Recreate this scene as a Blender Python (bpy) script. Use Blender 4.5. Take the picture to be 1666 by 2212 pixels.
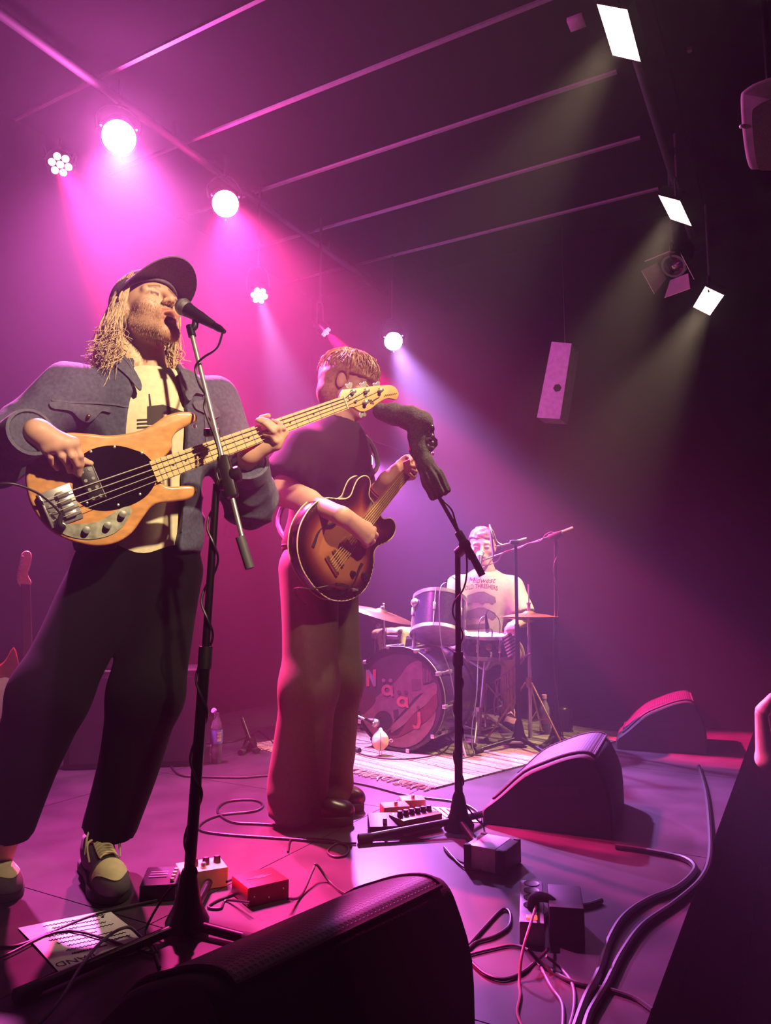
import bpy, bmesh, math, random
import numpy as np
from mathutils import Vector, Matrix
from mathutils.bvhtree import BVHTree

for o in list(bpy.data.objects): bpy.data.objects.remove(o)
sc = bpy.context.scene
C = bpy.context.collection
R = math.radians
rnd = random.Random(7)
# ------------------------------------------------------------- camera
F = 1610.0; HC = .85; TH = math.atan((1290-1106)/F); PHI = R(29.1)
cam = bpy.data.objects.new('camera', bpy.data.cameras.new('camera')); C.objects.link(cam)
cam.data.sensor_fit = 'VERTICAL'; cam.data.sensor_height = 24; cam.data.lens = F/2212*24
cam.location = (0, 0, HC); cam.rotation_euler = (R(90)+TH, 0, 0); cam.data.clip_start = .02
sc.camera = cam
# ------------------------------------------------------------- world, exposure
w = bpy.data.worlds.new('dark_club'); sc.world = w; w.use_nodes = True
w.node_tree.nodes['Background'].inputs[0].default_value = (.10, .04, .12, 1)
w.node_tree.nodes['Background'].inputs[1].default_value = .006
sc.view_settings.view_transform = 'Standard'; sc.view_settings.look = 'None'
sc.view_settings.gamma = 1; sc.view_settings.use_curve_mapping = False
sc.view_settings.exposure = 0.0
cy = sc.cycles
cy.max_bounces = 3; cy.diffuse_bounces = 1; cy.glossy_bounces = 2; cy.transmission_bounces = 5
cy.volume_bounces = 0; cy.sample_clamp_indirect = 2.0; cy.use_denoising = True
cy.caustics_reflective = False; cy.caustics_refractive = False
cy.adaptive_threshold = .03; cy.time_limit = 1100
# thin stage haze fills the whole hall
_nt = w.node_tree; vo = _nt.nodes.new('ShaderNodeVolumeScatter'); vo.inputs['Density'].default_value = .017; vo.inputs['Anisotropy'].default_value = .55
_nt.links.new(vo.outputs[0], _nt.nodes['World Output'].inputs['Volume'])
# stage lamps: kind, pixel, distance ahead, lens radius, watts, colour, cone, blend, aim point
LAMPS = [
 ('par', (257, 296), 3.60, .084, 3300, (1, .14, .72), 80, 1, (-.62, 2.7, 0)),
 ('par', (487, 440), 4.25, .078, 3600, (1, .045, .34), 62, .9, (.15, 2.7, 0)),
 ('led', (560, 638), 4.60, .056, 3200, (.60, .36, 1), 30, .8, (.05, 4.15, 0)),
 ('par', (850, 737), 5.60, .070, 4400, (.55, .28, 1), 38, 1, (.95, 3.6, 0)),
 ('led', (130, 355), 4.10, .069, 13000, (1, .012, .14), 20, .6, (.10, 2.5, 0)),
 ('par', (786, 995), 5.40, .070, 1500, (.75, .18, .95), 62, 1, (.9, 3.3, 0)),
 ('led', (703, 716), 5.05, .042, 15000, (1, .012, .18), 20, .6, (2.0, 4.3, 0)),
]
SPILL = {0: 300, 1: 70, 3: 30}     # stray light round the bare lamp faces, watts
FLOODS = [((1335, 70), 2.70, 1), ((1458, 455), 3.95, 1), ((1530, 650), 4.70, 1), ((1455, 575), 4.30, 0), (None, (1.34, -.06, 3.0), 2)]  # last entry is an unseen floodlight, added as warm key on the singer
# ------------------------------------------------------------- picture geometry
_c, _s = math.cos(TH), math.sin(TH)
def ray(px, py):
    rx = (px-833)/F; ry = -(py-1106)/F
    return Vector((rx, _c-_s*ry, _s+_c*ry))
def pz(px, py, z=0.0):
    d = ray(px, py); return Vector((0, 0, HC)) + d*((z-HC)/d.z)
def pY(px, py, Y):
    d = ray(px, py); return Vector((0, 0, HC)) + d*(Y/d.y)
def pplane(px, py, o, n):
    d = ray(px, py); c0 = Vector((0, 0, HC)); return c0 + d*((o-c0).dot(n)/d.dot(n))
def uv(u, v, z=0.0):
    return Vector((u*math.sin(PHI)-v*math.cos(PHI), u*math.cos(PHI)+v*math.sin(PHI), z))
UD = uv(1, 0); VD = uv(0, 1); ZD = Vector((0, 0, 1))
# ------------------------------------------------------------- materials
def lin(c):
    if isinstance(c, str):
        c = tuple(int(c[i:i+2], 16)/255 for i in (0, 2, 4))
        return tuple(x/12.92 if x <= .04045 else ((x+.055)/1.055)**2.4 for x in c)
    return c
MATS = {}
def mat(name, col, rough=.6, metal=0, var=.15, scale=30, bump=0, spec=.5, emit=None, es=0, trans=0, alpha=1, attr=None, stretch=None, coat=0, sheen=0):
    if name in MATS: return MATS[name]
    m = bpy.data.materials.new(name); m.use_nodes = True; nt = m.node_tree; N = nt.nodes; L = nt.links
    b = N['Principled BSDF']; b.inputs['Roughness'].default_value = rough; b.inputs['Metallic'].default_value = metal
    b.inputs['Specular IOR Level'].default_value = spec
    if coat: b.inputs['Coat Weight'].default_value = coat; b.inputs['Coat Roughness'].default_value = .12
    if sheen: b.inputs['Sheen Weight'].default_value = sheen
    if trans: b.inputs['Transmission Weight'].default_value = trans
    if alpha < 1: b.inputs['Alpha'].default_value = alpha
    col = lin(col)
    tc = N.new('ShaderNodeTexCoord'); mp = N.new('ShaderNodeMapping'); L.new(tc.outputs['Object'], mp.inputs[0])
    if stretch: mp.inputs['Scale'].default_value = stretch
    nz = N.new('ShaderNodeTexNoise'); nz.inputs['Scale'].default_value = scale; nz.inputs['Detail'].default_value = 4
    L.new(mp.outputs[0], nz.inputs['Vector'])
    mr = N.new('ShaderNodeMapRange'); mr.inputs['To Min'].default_value = 1-var; mr.inputs['To Max'].default_value = 1+var
    mr.inputs['From Min'].default_value = .3; mr.inputs['From Max'].default_value = .7
    L.new(nz.outputs['Fac'], mr.inputs['Value'])
    mx = N.new('ShaderNodeMix'); mx.data_type = 'RGBA'; mx.blend_type = 'MULTIPLY'; mx.inputs[0].default_value = 1
    if attr:
        at = N.new('ShaderNodeAttribute'); at.attribute_name = attr; L.new(at.outputs['Color'], mx.inputs[6])
    else: mx.inputs[6].default_value = (*col, 1)
    L.new(mr.outputs[0], mx.inputs[7]); L.new(mx.outputs[2], b.inputs['Base Color'])
    if bump:
        bp = N.new('ShaderNodeBump'); bp.inputs['Strength'].default_value = bump; bp.inputs['Distance'].default_value = .003
        L.new(nz.outputs['Fac'], bp.inputs['Height']); L.new(bp.outputs[0], b.inputs['Normal'])
    if emit is not None:
        b.inputs['Emission Color'].default_value = (*lin(emit), 1); b.inputs['Emission Strength'].default_value = es; m.cycles.emission_sampling = 'NONE'   # the lamp's own spot gives its light
    MATS[name] = m; return m
M_black = mat('black_plastic', '0c0b0d', .45, var=.2)
M_rub = mat('black_rubber', '09080a', .75)
M_blkmetal = mat('black_metal', '0a0a0b', .32, .4, var=.2)
M_chrome = mat('chrome', 'd8d6d2', .30, .85, var=.06)
M_steel = mat('steel', 'a8a6a0', .38, .75, var=.1)
M_cable = mat('cable_rubber', '0b0a0c', .4, var=.2)
M_white = mat('white_paint', 'd8d4d0', .5)
# ------------------------------------------------------------- object helpers
def put(o, parent=None):
    C.objects.link(o)
    if parent: o.parent = parent
    return o
def thing(name, label, cat, loc=(0, 0, 0), group=None, kind=None):
    o = bpy.data.objects.new(name, None); put(o); o.location = loc; o.empty_display_size = .05
    return tag(o, label, cat, group, kind)
def tag(o, label=None, cat=None, group=None, kind=None):
    if label: o['label'] = label
    if cat: o['category'] = cat
    if group: o['group'] = group
    if kind: o['kind'] = kind
    return o
class G:
    """collects geometry in world space; build() links ONE mesh object"""
    def __init__(s): s.v = []; s.f = []; s.M = Matrix.Identity(4)
    def add(s, vs, fs, M=None):
        n = len(s.v); T = s.M if M is None else s.M @ M
        s.v += [T @ Vector(p) for p in vs]; s.f += [tuple(i+n for i in f) for f in fs]; return s
    def box(s, c, d, M=None, bev=0):
        x, y, z = (q/2 for q in d); c = Vector(c)
        if not bev:
            vs = [c+Vector((a*x, b*y, e*z)) for a in (-1, 1) for b in (-1, 1) for e in (-1, 1)]
            return s.add(vs, [(0, 1, 3, 2), (4, 6, 7, 5), (0, 4, 5, 1), (2, 3, 7, 6), (0, 2, 6, 4), (1, 5, 7, 3)], M)
        bm = bmesh.new(); bmesh.ops.create_cube(bm, size=1)
        for v in bm.verts: v.co = Vector((v.co.x*2*x, v.co.y*2*y, v.co.z*2*z))
        bmesh.ops.bevel(bm, geom=bm.edges[:], offset=bev, segments=2, affect='EDGES', profile=.5)
        bm.verts.index_update()
        s.add([c+v.co for v in bm.verts], [[v.index for v in f.verts] for f in bm.faces], M); bm.free(); return s
    def lathe(s, prof, n=24, M=None, ax=None, cap=True):
        """prof: list (r, h) along local z"""
        vs = []; fs = []
        for r, h in prof:
            for k in range(n):
                a = 2*math.pi*k/n; vs.append((r*math.cos(a), r*math.sin(a), h))
        for i in range(len(prof)-1):
            for k in range(n):
                fs.append((i*n+k, i*n+(k+1) % n, (i+1)*n+(k+1) % n, (i+1)*n+k))
        if cap:
            fs.append(tuple(range(n-1, -1, -1))); fs.append(tuple((len(prof)-1)*n+k for k in range(n)))
        return s.add(vs, fs, M)
    def cyl(s, a, b, r, r2=None, n=16):
        a = Vector(a); b = Vector(b); r2 = r if r2 is None else r2
        return s.lathe([(r, 0), (r2, (b-a).length)], n, axis_m(a, b-a))
    def tube(s, pts, r, n=8, sub=6, closed=False, rr=None):
        pts = [Vector(p) for p in pts]
        if sub > 1 and len(pts) > 2: pts, tt = smooth_path(pts, sub, closed)
        m = len(pts); vs = []; fs = []
        up = None
        for i, p in enumerate(pts):
            t = (pts[(i+1) % m]-pts[i-1]) if closed else (pts[min(i+1, m-1)]-pts[max(i-1, 0)])
            t = t.normalized() if t.length > 1e-9 else Vector((0, 0, 1))
            if up is None: up = Vector((0, 0, 1)) if abs(t.z) < .9 else Vector((1, 0, 0))
            x = up.cross(t)
            if x.length < 1e-6: x = Vector((1, .3, .2)).cross(t)
            x.normalize(); up = t.cross(x)
            q = r if rr is None else rr(i/(m-1))
            for k in range(n):
                a = 2*math.pi*k/n; vs.append(p+(x*math.cos(a)+up*math.sin(a))*q)
        for i in range(m if closed else m-1):
            for k in range(n):
                j = (i+1) % m; fs.append((i*n+k, i*n+(k+1) % n, j*n+(k+1) % n, j*n+k))
        if not closed:
            fs.append(tuple(range(n-1, -1, -1))); fs.append(tuple((m-1)*n+k for k in range(n)))
        return s.add(vs, fs)
    def prism(s, outl, z0, z1, M=None, bev=0, seg=3):
        """outline in local xy, extruded along z, rounded rims if bev"""
        n = len(outl); ctr = Vector((sum(p[0] for p in outl)/n, sum(p[1] for p in outl)/n))
        rings = []
        if bev:
            nr = poly_normals(outl)
            for k in range(seg+1):
                a = math.pi/2*k/seg; rings.append((bev*(1-math.sin(a)), z0+bev*(1-math.cos(a))))
            for k in range(seg+1):
                a = math.pi/2*k/seg; rings.append((bev*(1-math.cos(a)), z1-bev*(1-math.sin(a))))
        else: nr = [(0, 0)]*n; rings = [(0, z0), (0, z1)]
        vs = []
        for off, z in rings: vs += [(p[0]-q[0]*off, p[1]-q[1]*off, z) for p, q in zip(outl, nr)]
        fs = []
        for i in range(len(rings)-1):
            for k in range(n): fs.append((i*n+k, i*n+(k+1) % n, (i+1)*n+(k+1) % n, (i+1)*n+k))
        fs.append(tuple(range(n-1, -1, -1))); fs.append(tuple((len(rings)-1)*n+k for k in range(n)))
        return s.add(vs, fs, M)
    def ball(s, c, r, n=12, M=None):
        r = r if hasattr(r, '__len__') else (r, r, r); prof = []
        for i in range(n+1):
            a = math.pi*i/n; prof.append((max(1e-4, math.sin(a)), -math.cos(a)))
        T = Matrix.Translation(Vector(c)) @ Matrix.Diagonal((*r, 1))
        return s.lathe(prof, n*2, T if M is None else M @ T)
    def build(s, name, m, parent=None, smooth=True, angle=40):
        me = bpy.data.meshes.new(name)
        base = Vector(parent_loc(parent)) if parent else (s.v[0]*0)
        me.from_pydata([p-base for p in s.v], [], s.f)
        bm = bmesh.new(); bm.from_mesh(me); bmesh.ops.recalc_face_normals(bm, faces=bm.faces[:])
        if smooth:
            for f in bm.faces: f.smooth = True
            ca = R(angle)
            for e in bm.edges:
                if len(e.link_faces) == 2 and e.calc_face_angle(0) > ca: e.smooth = False
        bm.to_mesh(me); bm.free()
        if m: me.materials.append(m)
        o = bpy.data.objects.new(name, me); return put(o, parent)
def parent_loc(p):
    l = Vector((0, 0, 0))
    while p: l += Vector(p.location); p = p.parent
    return l
def axis_m(p, d, xh=None):
    z = Vector(d).normalized(); h = Vector(xh) if xh is not None else (Vector((0, 0, 1)) if abs(z.z) < .95 else Vector((0, 1, 0)))
    x = (h - z*h.dot(z)).normalized() if xh is not None else h.cross(z).normalized(); y = z.cross(x)
    return Matrix.Translation(Vector(p)) @ Matrix((x, y, z)).transposed().to_4x4()
def frame_m(o, x, y, z):
    return Matrix.Translation(Vector(o)) @ Matrix((x, y, z)).transposed().to_4x4()
def smooth_path(p, sub, closed=False):
    out = []; n = len(p)
    for i in range(n if closed else n-1):
        a, b, c_, d = (p[(i-1) % n], p[i], p[(i+1) % n], p[(i+2) % n]) if closed else (p[max(i-1, 0)], p[i], p[i+1], p[min(i+2, n-1)])
        for k in range(sub):
            t = k/sub
            out.append(.5*((2*b)+(c_-a)*t+(2*a-5*b+4*c_-d)*t*t+(3*b-a-3*c_+d)*t**3))
    if not closed: out.append(p[-1])
    return out, None
def smooth2(pts, sub=5):
    q, _ = smooth_path([Vector((*p, 0)) for p in pts], sub, True); return [(a.x, a.y) for a in q]
def poly_normals(o):
    n = len(o); area = sum(o[i][0]*o[(i+1) % n][1]-o[(i+1) % n][0]*o[i][1] for i in range(n)); sg = 1 if area > 0 else -1
    r = []
    for i in range(n):
        dx = o[(i+1) % n][0]-o[i-1][0]; dy = o[(i+1) % n][1]-o[i-1][1]; l = math.hypot(dx, dy) or 1
        r.append((sg*dy/l, -sg*dx/l))
    return r
def struct(name, g, m, parent=None, **k):
    o = g.build(name, m, parent, **k); o['kind'] = 'structure'; return o
# ============================================================= the room
SV, BV, SU, CZ = .322, 3.76, 5.38, 3.55; SCB = (CZ-.85)/2.35          # stage edge, back wall, side wall, ceiling height
M_floor = mat('stage_paint', '2d272c', .33, var=.30, scale=5, bump=.15, spec=.55)
M_wall = mat('black_drape', '070508', .95, spec=.03, var=.25, scale=4)
M_ceil = mat('black_ceiling', '060506', .95, spec=.03, var=.2)
def quad_box(g, u0, u1, v0, v1, z0, z1):
    vs = [uv(a, b, c) for a in (u0, u1) for b in (v0, v1) for c in (z0, z1)]
    return g.add(vs, [(0, 1, 3, 2), (4, 6, 7, 5), (0, 4, 5, 1), (2, 3, 7, 6), (0, 2, 6, 4), (1, 5, 7, 3)])
fl = struct('floor', quad_box(G(), -2.5, SU, SV, BV, -.12, -.012), mat('stage_frame', '0b0a0b', .8))
sheets_u = [-2.5, .25, 1.50, 2.75, 3.985, SU]; sheets_v = [SV, 1.54, 2.76, BV]
for i in range(5):
    for j in range(3):
        a, b = sheets_u[i:i+2]; c_, d = sheets_v[j:j+2]
        o = quad_box(G(), a+.002, b-.002, c_+.002*(j > 0), d-.002, -.012, 0).build('floor_board', M_floor, fl)
g = G()
quad_box(g, -2.5, SU, SV-.004, SV+.03, -.80, -.122)
struct('wall_stage_front', g, mat('stage_skirt', '070607', .9))
struct('floor_hall', quad_box(G(), -3, 7.5, -4.5, SV-.006, -.90, -.80), mat('hall_floor', '0a090a', .7))
struct('wall_back', quad_box(G(), -2.6, SU+.1, BV, BV+.1, -.8, CZ), M_wall)
struct('wall_side', quad_box(G(), SU, SU+.1, -4.5, BV+.1, -.8, CZ), M_wall)
struct('wall_opposite', quad_box(G(), -3.1, -3, -4.5, BV+.1, -.8, CZ), M_wall)
struct('wall_hall', quad_box(G(), -3.1, SU+.1, -4.6, -4.5, -.8, CZ), M_wall)
ce = struct('ceiling', quad_box(G(), -3.1, SU+.1, -4.6, BV+.1, CZ, CZ+.1), M_ceil)
M_batten = mat('pale_batten', '5a5058', .7)
for k in range(9):
    u = (2.11+.552*(k-4))*SCB
    if u < SU: quad_box(G(), u-.011, u+.011, .60*SCB, BV, CZ-.014, CZ-.0005).build('batten', M_batten, ce)
quad_box(G(), -3, SU, .44, .58, CZ-.08, CZ-.0005).build('bulkhead', M_ceil, ce)
# lighting pipes hung below the ceiling
for nm, v, z, lab in (('lighting_pipe', 2.99, 3.44, 'black steel lighting pipe hung under the ceiling above the band'),
                      ('lighting_pipe', .54, 3.36, 'black steel lighting pipe hung above the stage front edge')):
    t = thing(nm, lab, 'pipe', uv(1.5, v, z))
    G().cyl(uv(-1, v, z), uv(SU-.01, v, z), .024).build('pipe', M_rub, t)
    for u in (-.4, 1.2, 2.9, 4.5):
        G().cyl(uv(u, v, z+.0), uv(u, v, CZ-.0005), .008).build('drop_rod', M_rub, t)
# ============================================================= lamps
def spot(name, loc, aim, watts, col, cone, blend, rad, parent):
    l = bpy.data.lights.new(name, 'SPOT'); l.energy = watts; l.color = col; l.spot_size = R(cone); l.spot_blend = blend
    l.shadow_soft_size = rad
    o = bpy.data.objects.new(name, l); put(o, parent)
    o.location = Vector(loc)-parent_loc(parent)
    o.rotation_euler = (Vector(aim)-Vector(loc)).to_track_quat('-Z', 'Y').to_euler(); return o
LABELS = ['round white-hot stage lamp, biggest of the row above the singer',
          'round white stage lamp with wire clips above and behind the singer',
          'small cluster lamp of seven white-violet cells above the rear of the stage',
          'round white-blue stage lamp above the drum kit',
          'small red cluster lamp with seven glowing cells beside the biggest lamp',
          'low round lamp half hidden behind the guitar player\'s chest',
          'small red cluster lamp turned away, on the back pipe above the guitarist']
def hang(g, p, z1):  # clamp and short hanger to the pipe
    g.cyl(p, (p.x, p.y, z1), .011)
def par_lamp(i, kind, px, Y, r, watts, col, cone, blend, aim):
    p = pY(*px, Y); aim = Vector(aim); d = (aim-p).normalized()
    # the glowing face is turned far enough to the camera to show as the disc of the photograph
    t = thing('cluster_lamp' if kind == 'led' else 'par_lamp', LABELS[i], 'stage lamp', p, 'stage lamps over the band')
    face = (d+(Vector((0, 0, HC))-p).normalized()*1.3).normalized() if i < 6 else d
    M = axis_m(p, -face)
    k = r*1.12; back = .17 if kind == 'par' else .12
    G().lathe([(k, -.012), (k, .03), (k*.96, .06), (k*.72, back*.8), (k*.4, back), (.004, back)], 28, M, cap=False).build('housing', M_blkmetal, t)
    e = mat('lamp_glow_%d' % i, 'ffffff', .4, emit=tuple(.45+.55*c for c in col) if i not in (4, 6) else (1, .45, .62), es=(40 if i not in (4, 6) else 7 if i == 4 else .8))
    if kind == 'par':
        G().lathe([(r, -.004), (r*.7, -.010), (r*.3, -.014), (.002, -.015)], 28, M).build('lens', e, t)
        for a in (.4, 2.5, 4.6):
            q = M @ Vector((math.cos(a)*k*1.05, math.sin(a)*k*1.05, -.014)); q2 = M @ Vector((math.cos(a)*k*1.05, math.sin(a)*k*1.05, .03))
            G().cyl(q, q2, .005).build('clip', M_steel, t)
    else:
        G().lathe([(k*.99, -.004), (.002, -.004)], 28, M, cap=False).build('face_plate', M_black, t)
        rc = r*.30
        for c in range(7):
            a = c*math.pi/3; q = (0, 0) if c == 6 else (math.cos(a)*r*.66, math.sin(a)*r*.66)
            G().lathe([(rc, -.0045), (rc*.9, -.011), (rc*.5, -.015), (.001, -.016)], 16, M @ Matrix.Translation((*q, 0))).build('lamp_cell', e, t)
    zt = 3.40 if p.z > 2.3 else p.z+.2
    x = M.to_3x3() @ Vector((1, 0, 0)); x.z = 0; x.normalize(); b = M @ Vector((0, 0, .06))
    g = G(); top = Vector((b.x, b.y, min(b.z+.16, zt)))
    g.tube([b+x*k*1.1, b+x*k*1.15+ZD*.08, top+x*.04, top-x*.04, b-x*k*1.15+ZD*.08, b-x*k*1.1], .006, sub=4)
    if p.z > 2.3: g.cyl(top, (top.x, top.y, CZ-.002), .01)
    else:
        wl = top + UD*max(.01, SU-.004-top.dot(UD)); g.cyl(top, wl, .01)
    g.build('yoke', M_rub, t)
    spot('lamp_light', p + d*.03, aim, watts, col, cone, blend, r*.7, t)
    if i in SPILL:
        l = bpy.data.lights.new('lamp_spill', 'POINT'); l.energy = SPILL[i]; l.color = col; l.shadow_soft_size = r*.6
        put(bpy.data.objects.new('lamp_spill', l), t).location = face*.06
for i, (kind, px, Y, r, wt, col, cone, blend, aim) in enumerate(LAMPS): par_lamp(i, kind, px, Y, r, wt, col, cone, blend, aim)
FL_LAB = ['large rectangular warm floodlight with its face glowing, under the ceiling battens',
          'rectangular warm floodlight above the unlit lantern on the front pipe',
          'rectangular warm floodlight at the far end, below the unlit lantern',
          'unlit black stage lantern with steel-edged flaps between two floodlights',
          'warm floodlight hung over the hall in front of the stage']
FL_SH = [((1290, 9), (1355, 21), (1384, 133), (1324, 119)), ((1423, 422), (1469, 434), (1494, 488), (1449, 473)), ((1524, 619), (1564, 638), (1534, 681), (1498, 663)), None, None]
FL_AIM = [(-.32, 2.80, 1.10), (.50, 4.55, .60), (.45, 4.2, .3), (0, 3, .5), (-.66, 2.22, 1.42)]
FL_W = [300, 620, 480, 0, 1050]; WARM = (1, .76, .47)
for i, (px, Y, lit) in enumerate(FLOODS):
    p = pY(*px, Y) if px else Vector(Y); aim = Vector(FL_AIM[i]); d = (aim-p).normalized()
    t = thing('floodlight' if lit else 'stage_lantern', FL_LAB[i], 'stage lamp', p, 'front stage lamps')
    if lit:
        # the glowing face: corners seen in the photograph, laid on the tilted face of the lamp
        n = (d + (Vector((0, 0, HC))-p).normalized()*.9).normalized()
        if lit == 2:
            n = d; xx = ZD.cross(n).normalized(); yy = n.cross(xx); q = [p+xx*a+yy*b for a, b in ((-.10, .08), (.10, .08), (.10, -.08), (-.10, -.08))]
        else: q = [pplane(*c_, p, n) for c_ in FL_SH[i]]
        ct = sum(q, Vector())/4
        g = G(); g.add(q + [ct+n*.004], [(0, 1, 4), (1, 2, 4), (2, 3, 4), (3, 0, 4)])
        e = mat('flood_glow', 'fff4e0', .5, emit=(1, .86, .66), es=9)
        g.build('lens', e, t)
        g = G(); o1 = [ct+(x-ct)*1.06 for x in q]; o2 = [ct+(x-ct)*1.06 - n*.09 for x in q]; o3 = [ct+(x-ct)*.6 - n*.14 for x in q]
        fs = [(k, (k+1) % 4, 4+(k+1) % 4, 4+k) for k in range(4)] + [(4+k, 4+(k+1) % 4, 8+(k+1) % 4, 8+k) for k in range(4)] + [(8, 9, 10, 11)]
        fs += [(12+k, 12+(k+1) % 4, (k+1) % 4, k) for k in range(4)]
        g.add(o1+o2+o3+q, fs); g.build('housing', M_blkmetal, t)
        b = ct-n*.06; spot('lamp_light', ct+n*.04, aim, FL_W[i], WARM, (36, 42, 36, 0, 36)[i], (.6, .7, .7, 0, 1)[i], .06, t)
    else:
        M = axis_m(p, -d); g = G(); g.lathe([(.075, 0), (.075, .12), (.06, .2), (.03, .22)], 20, M); g.build('housing', M_blkmetal, t)
        G().lathe([(.06, -.001), (.03, -.012), (.002, -.015)], 20, M).build('lens', mat('dark_lens', '15141a', .1, spec=.8), t)
        for k in range(4):
            a = k*math.pi/2; ux = Vector((math.cos(a), math.sin(a), 0)); uy = Vector((-math.sin(a), math.cos(a), 0))
            pts = [M @ (ux*.076+uy*.06), M @ (ux*.076-uy*.06), M @ (ux*.13-uy*.085-Vector((0, 0, .1))), M @ (ux*.13+uy*.085-Vector((0, 0, .1)))]
            off = (M.to_3x3() @ ux)*.003
            G().add(pts+[x+off for x in pts], [(0, 1, 2, 3), (7, 6, 5, 4), (0, 4, 5, 1), (1, 5, 6, 2), (2, 6, 7, 3), (3, 7, 4, 0)]).build('flap', M_steel, t)
        b = p
    g = G(); g.tube([b+UD*.09, b+UD*.1+ZD*.1, b+ZD*.13, b-UD*.1+ZD*.1, b-UD*.09], .006, sub=4)
    g.cyl(b+ZD*.13, (b.x, b.y, CZ-.082 if .42 < b.dot(VD) < .60 else CZ-.002), .009); g.build('yoke', M_rub, t)
# ============================================================= soft solids (signed distance fields -> one continuous mesh)
def npv(p): return np.array(p, dtype=np.float64)
class SDF:
    def __init__(s): s.ops = []
    def cone(s, a, b, ra, rb=None, k=.02, sub=False): s.ops.append(('c', npv(a), npv(b), ra, ra if rb is None else rb, k, sub)); return s
    def chain(s, pts, rs, k=.02, first=None):
        for i in range(len(pts)-1): s.cone(pts[i], pts[i+1], rs[i], rs[i+1], k if (i or first is None) else first)
        return s
    def ell(s, c, rad, M=None, k=.02, sub=False):
        s.ops.append(('e', npv(c), npv(rad), np.eye(3) if M is None else np.array(M, dtype=np.float64), k, sub)); return s
    def cut(s, o, n, k=.004): s.ops.append(('p', npv(o), npv(n)/np.linalg.norm(npv(n)), k)); return s   # removes the side n points to
    def fn(s, f): s.ops.append(('f', f)); return s
    def group(s, other, k=.004): s.ops.append(('g', other, k)); return s
    def bounds(s):
        lo = np.full(3, 1e9); hi = -lo
        for o in s.ops:
            if o[0] == 'c' and not o[6]:
                r = max(o[3], o[4]); lo = np.minimum(lo, np.minimum(o[1], o[2])-r); hi = np.maximum(hi, np.maximum(o[1], o[2])+r)
            elif o[0] == 'e' and not o[5]:
                r = max(o[2]); lo = np.minimum(lo, o[1]-r); hi = np.maximum(hi, o[1]+r)
            elif o[0] == 'g':
                a, b = o[1].bounds(); lo = np.minimum(lo, a); hi = np.maximum(hi, b)
        return lo, hi
    def eval(s, xs, ys, zs, h):
        A = np.full((len(xs), len(ys), len(zs)), .09, dtype=np.float32)
        def sl(lo, hi):
            r = []
            for ax, (l, u) in zip((xs, ys, zs), zip(lo, hi)):
                i = max(0, int(np.searchsorted(ax, l))-1); j = min(len(ax), int(np.searchsorted(ax, u))+1); r.append(slice(i, j))
            return tuple(r)
        for o in s.ops:
            if o[0] == 'c':
                _, a, b, ra, rb, k, sub = o; m = max(ra, rb)+k+3*h
                q = sl(np.minimum(a, b)-m, np.maximum(a, b)+m)
                if any(t.stop <= t.start for t in q): continue
                X = xs[q[0]][:, None, None]-a[0]; Y = ys[q[1]][None, :, None]-a[1]; Z = zs[q[2]][None, None, :]-a[2]
                d = b-a; L = d@d+1e-12
                t = np.clip((X*d[0]+Y*d[1]+Z*d[2])/L, 0, 1)
                v = np.sqrt((X-t*d[0])**2+(Y-t*d[1])**2+(Z-t*d[2])**2)-(ra+(rb-ra)*t)
            elif o[0] == 'e':
                _, c, r, M, k, sub = o; m = max(r)+k+3*h; q = sl(c-m, c+m)
                if any(t.stop <= t.start for t in q): continue
                X = xs[q[0]][:, None, None]-c[0]; Y = ys[q[1]][None, :, None]-c[1]; Z = zs[q[2]][None, None, :]-c[2]
                P = [(X*M[0, i]+Y*M[1, i]+Z*M[2, i])/r[i] for i in range(3)]
                k0 = np.sqrt(P[0]**2+P[1]**2+P[2]**2)
                k1 = np.sqrt((P[0]/r[0])**2+(P[1]/r[1])**2+(P[2]/r[2])**2)+1e-9
                v = k0*(k0-1)/k1
            elif o[0] == 'p':
                _, c, n, k = o
                v = (xs[:, None, None]-c[0])*n[0]+(ys[None, :, None]-c[1])*n[1]+(zs[None, None, :]-c[2])*n[2]
                A = np.maximum(A, v.astype(np.float32)); continue
            elif o[0] == 'f':
                A = o[1](A, xs[:, None, None], ys[None, :, None], zs[None, None, :]).astype(np.float32); continue
            elif o[0] == 'g':
                B = o[1].eval(xs, ys, zs, h); k = o[2]
                hh = np.maximum(k-np.abs(A-B), 0)/k; A = np.minimum(A, B)-hh*hh*k*.25; continue
            v = v.astype(np.float32); a0 = A[q]
            if sub:
                hh = np.maximum(k-np.abs(a0+v), 0)/k; A[q] = np.maximum(a0, -v)+hh*hh*k*.25
            else:
                hh = np.maximum(k-np.abs(a0-v), 0)/k; A[q] = np.minimum(a0, v)-hh*hh*k*.25
        return A
    def mesh(s, h):
        lo, hi = s.bounds(); lo = lo-4*h-.012; hi = hi+4*h+.012
        xs, ys, zs = (np.arange(lo[i], hi[i], h) for i in range(3))
        return surface_nets(s.eval(xs, ys, zs, h), lo, h)
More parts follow.
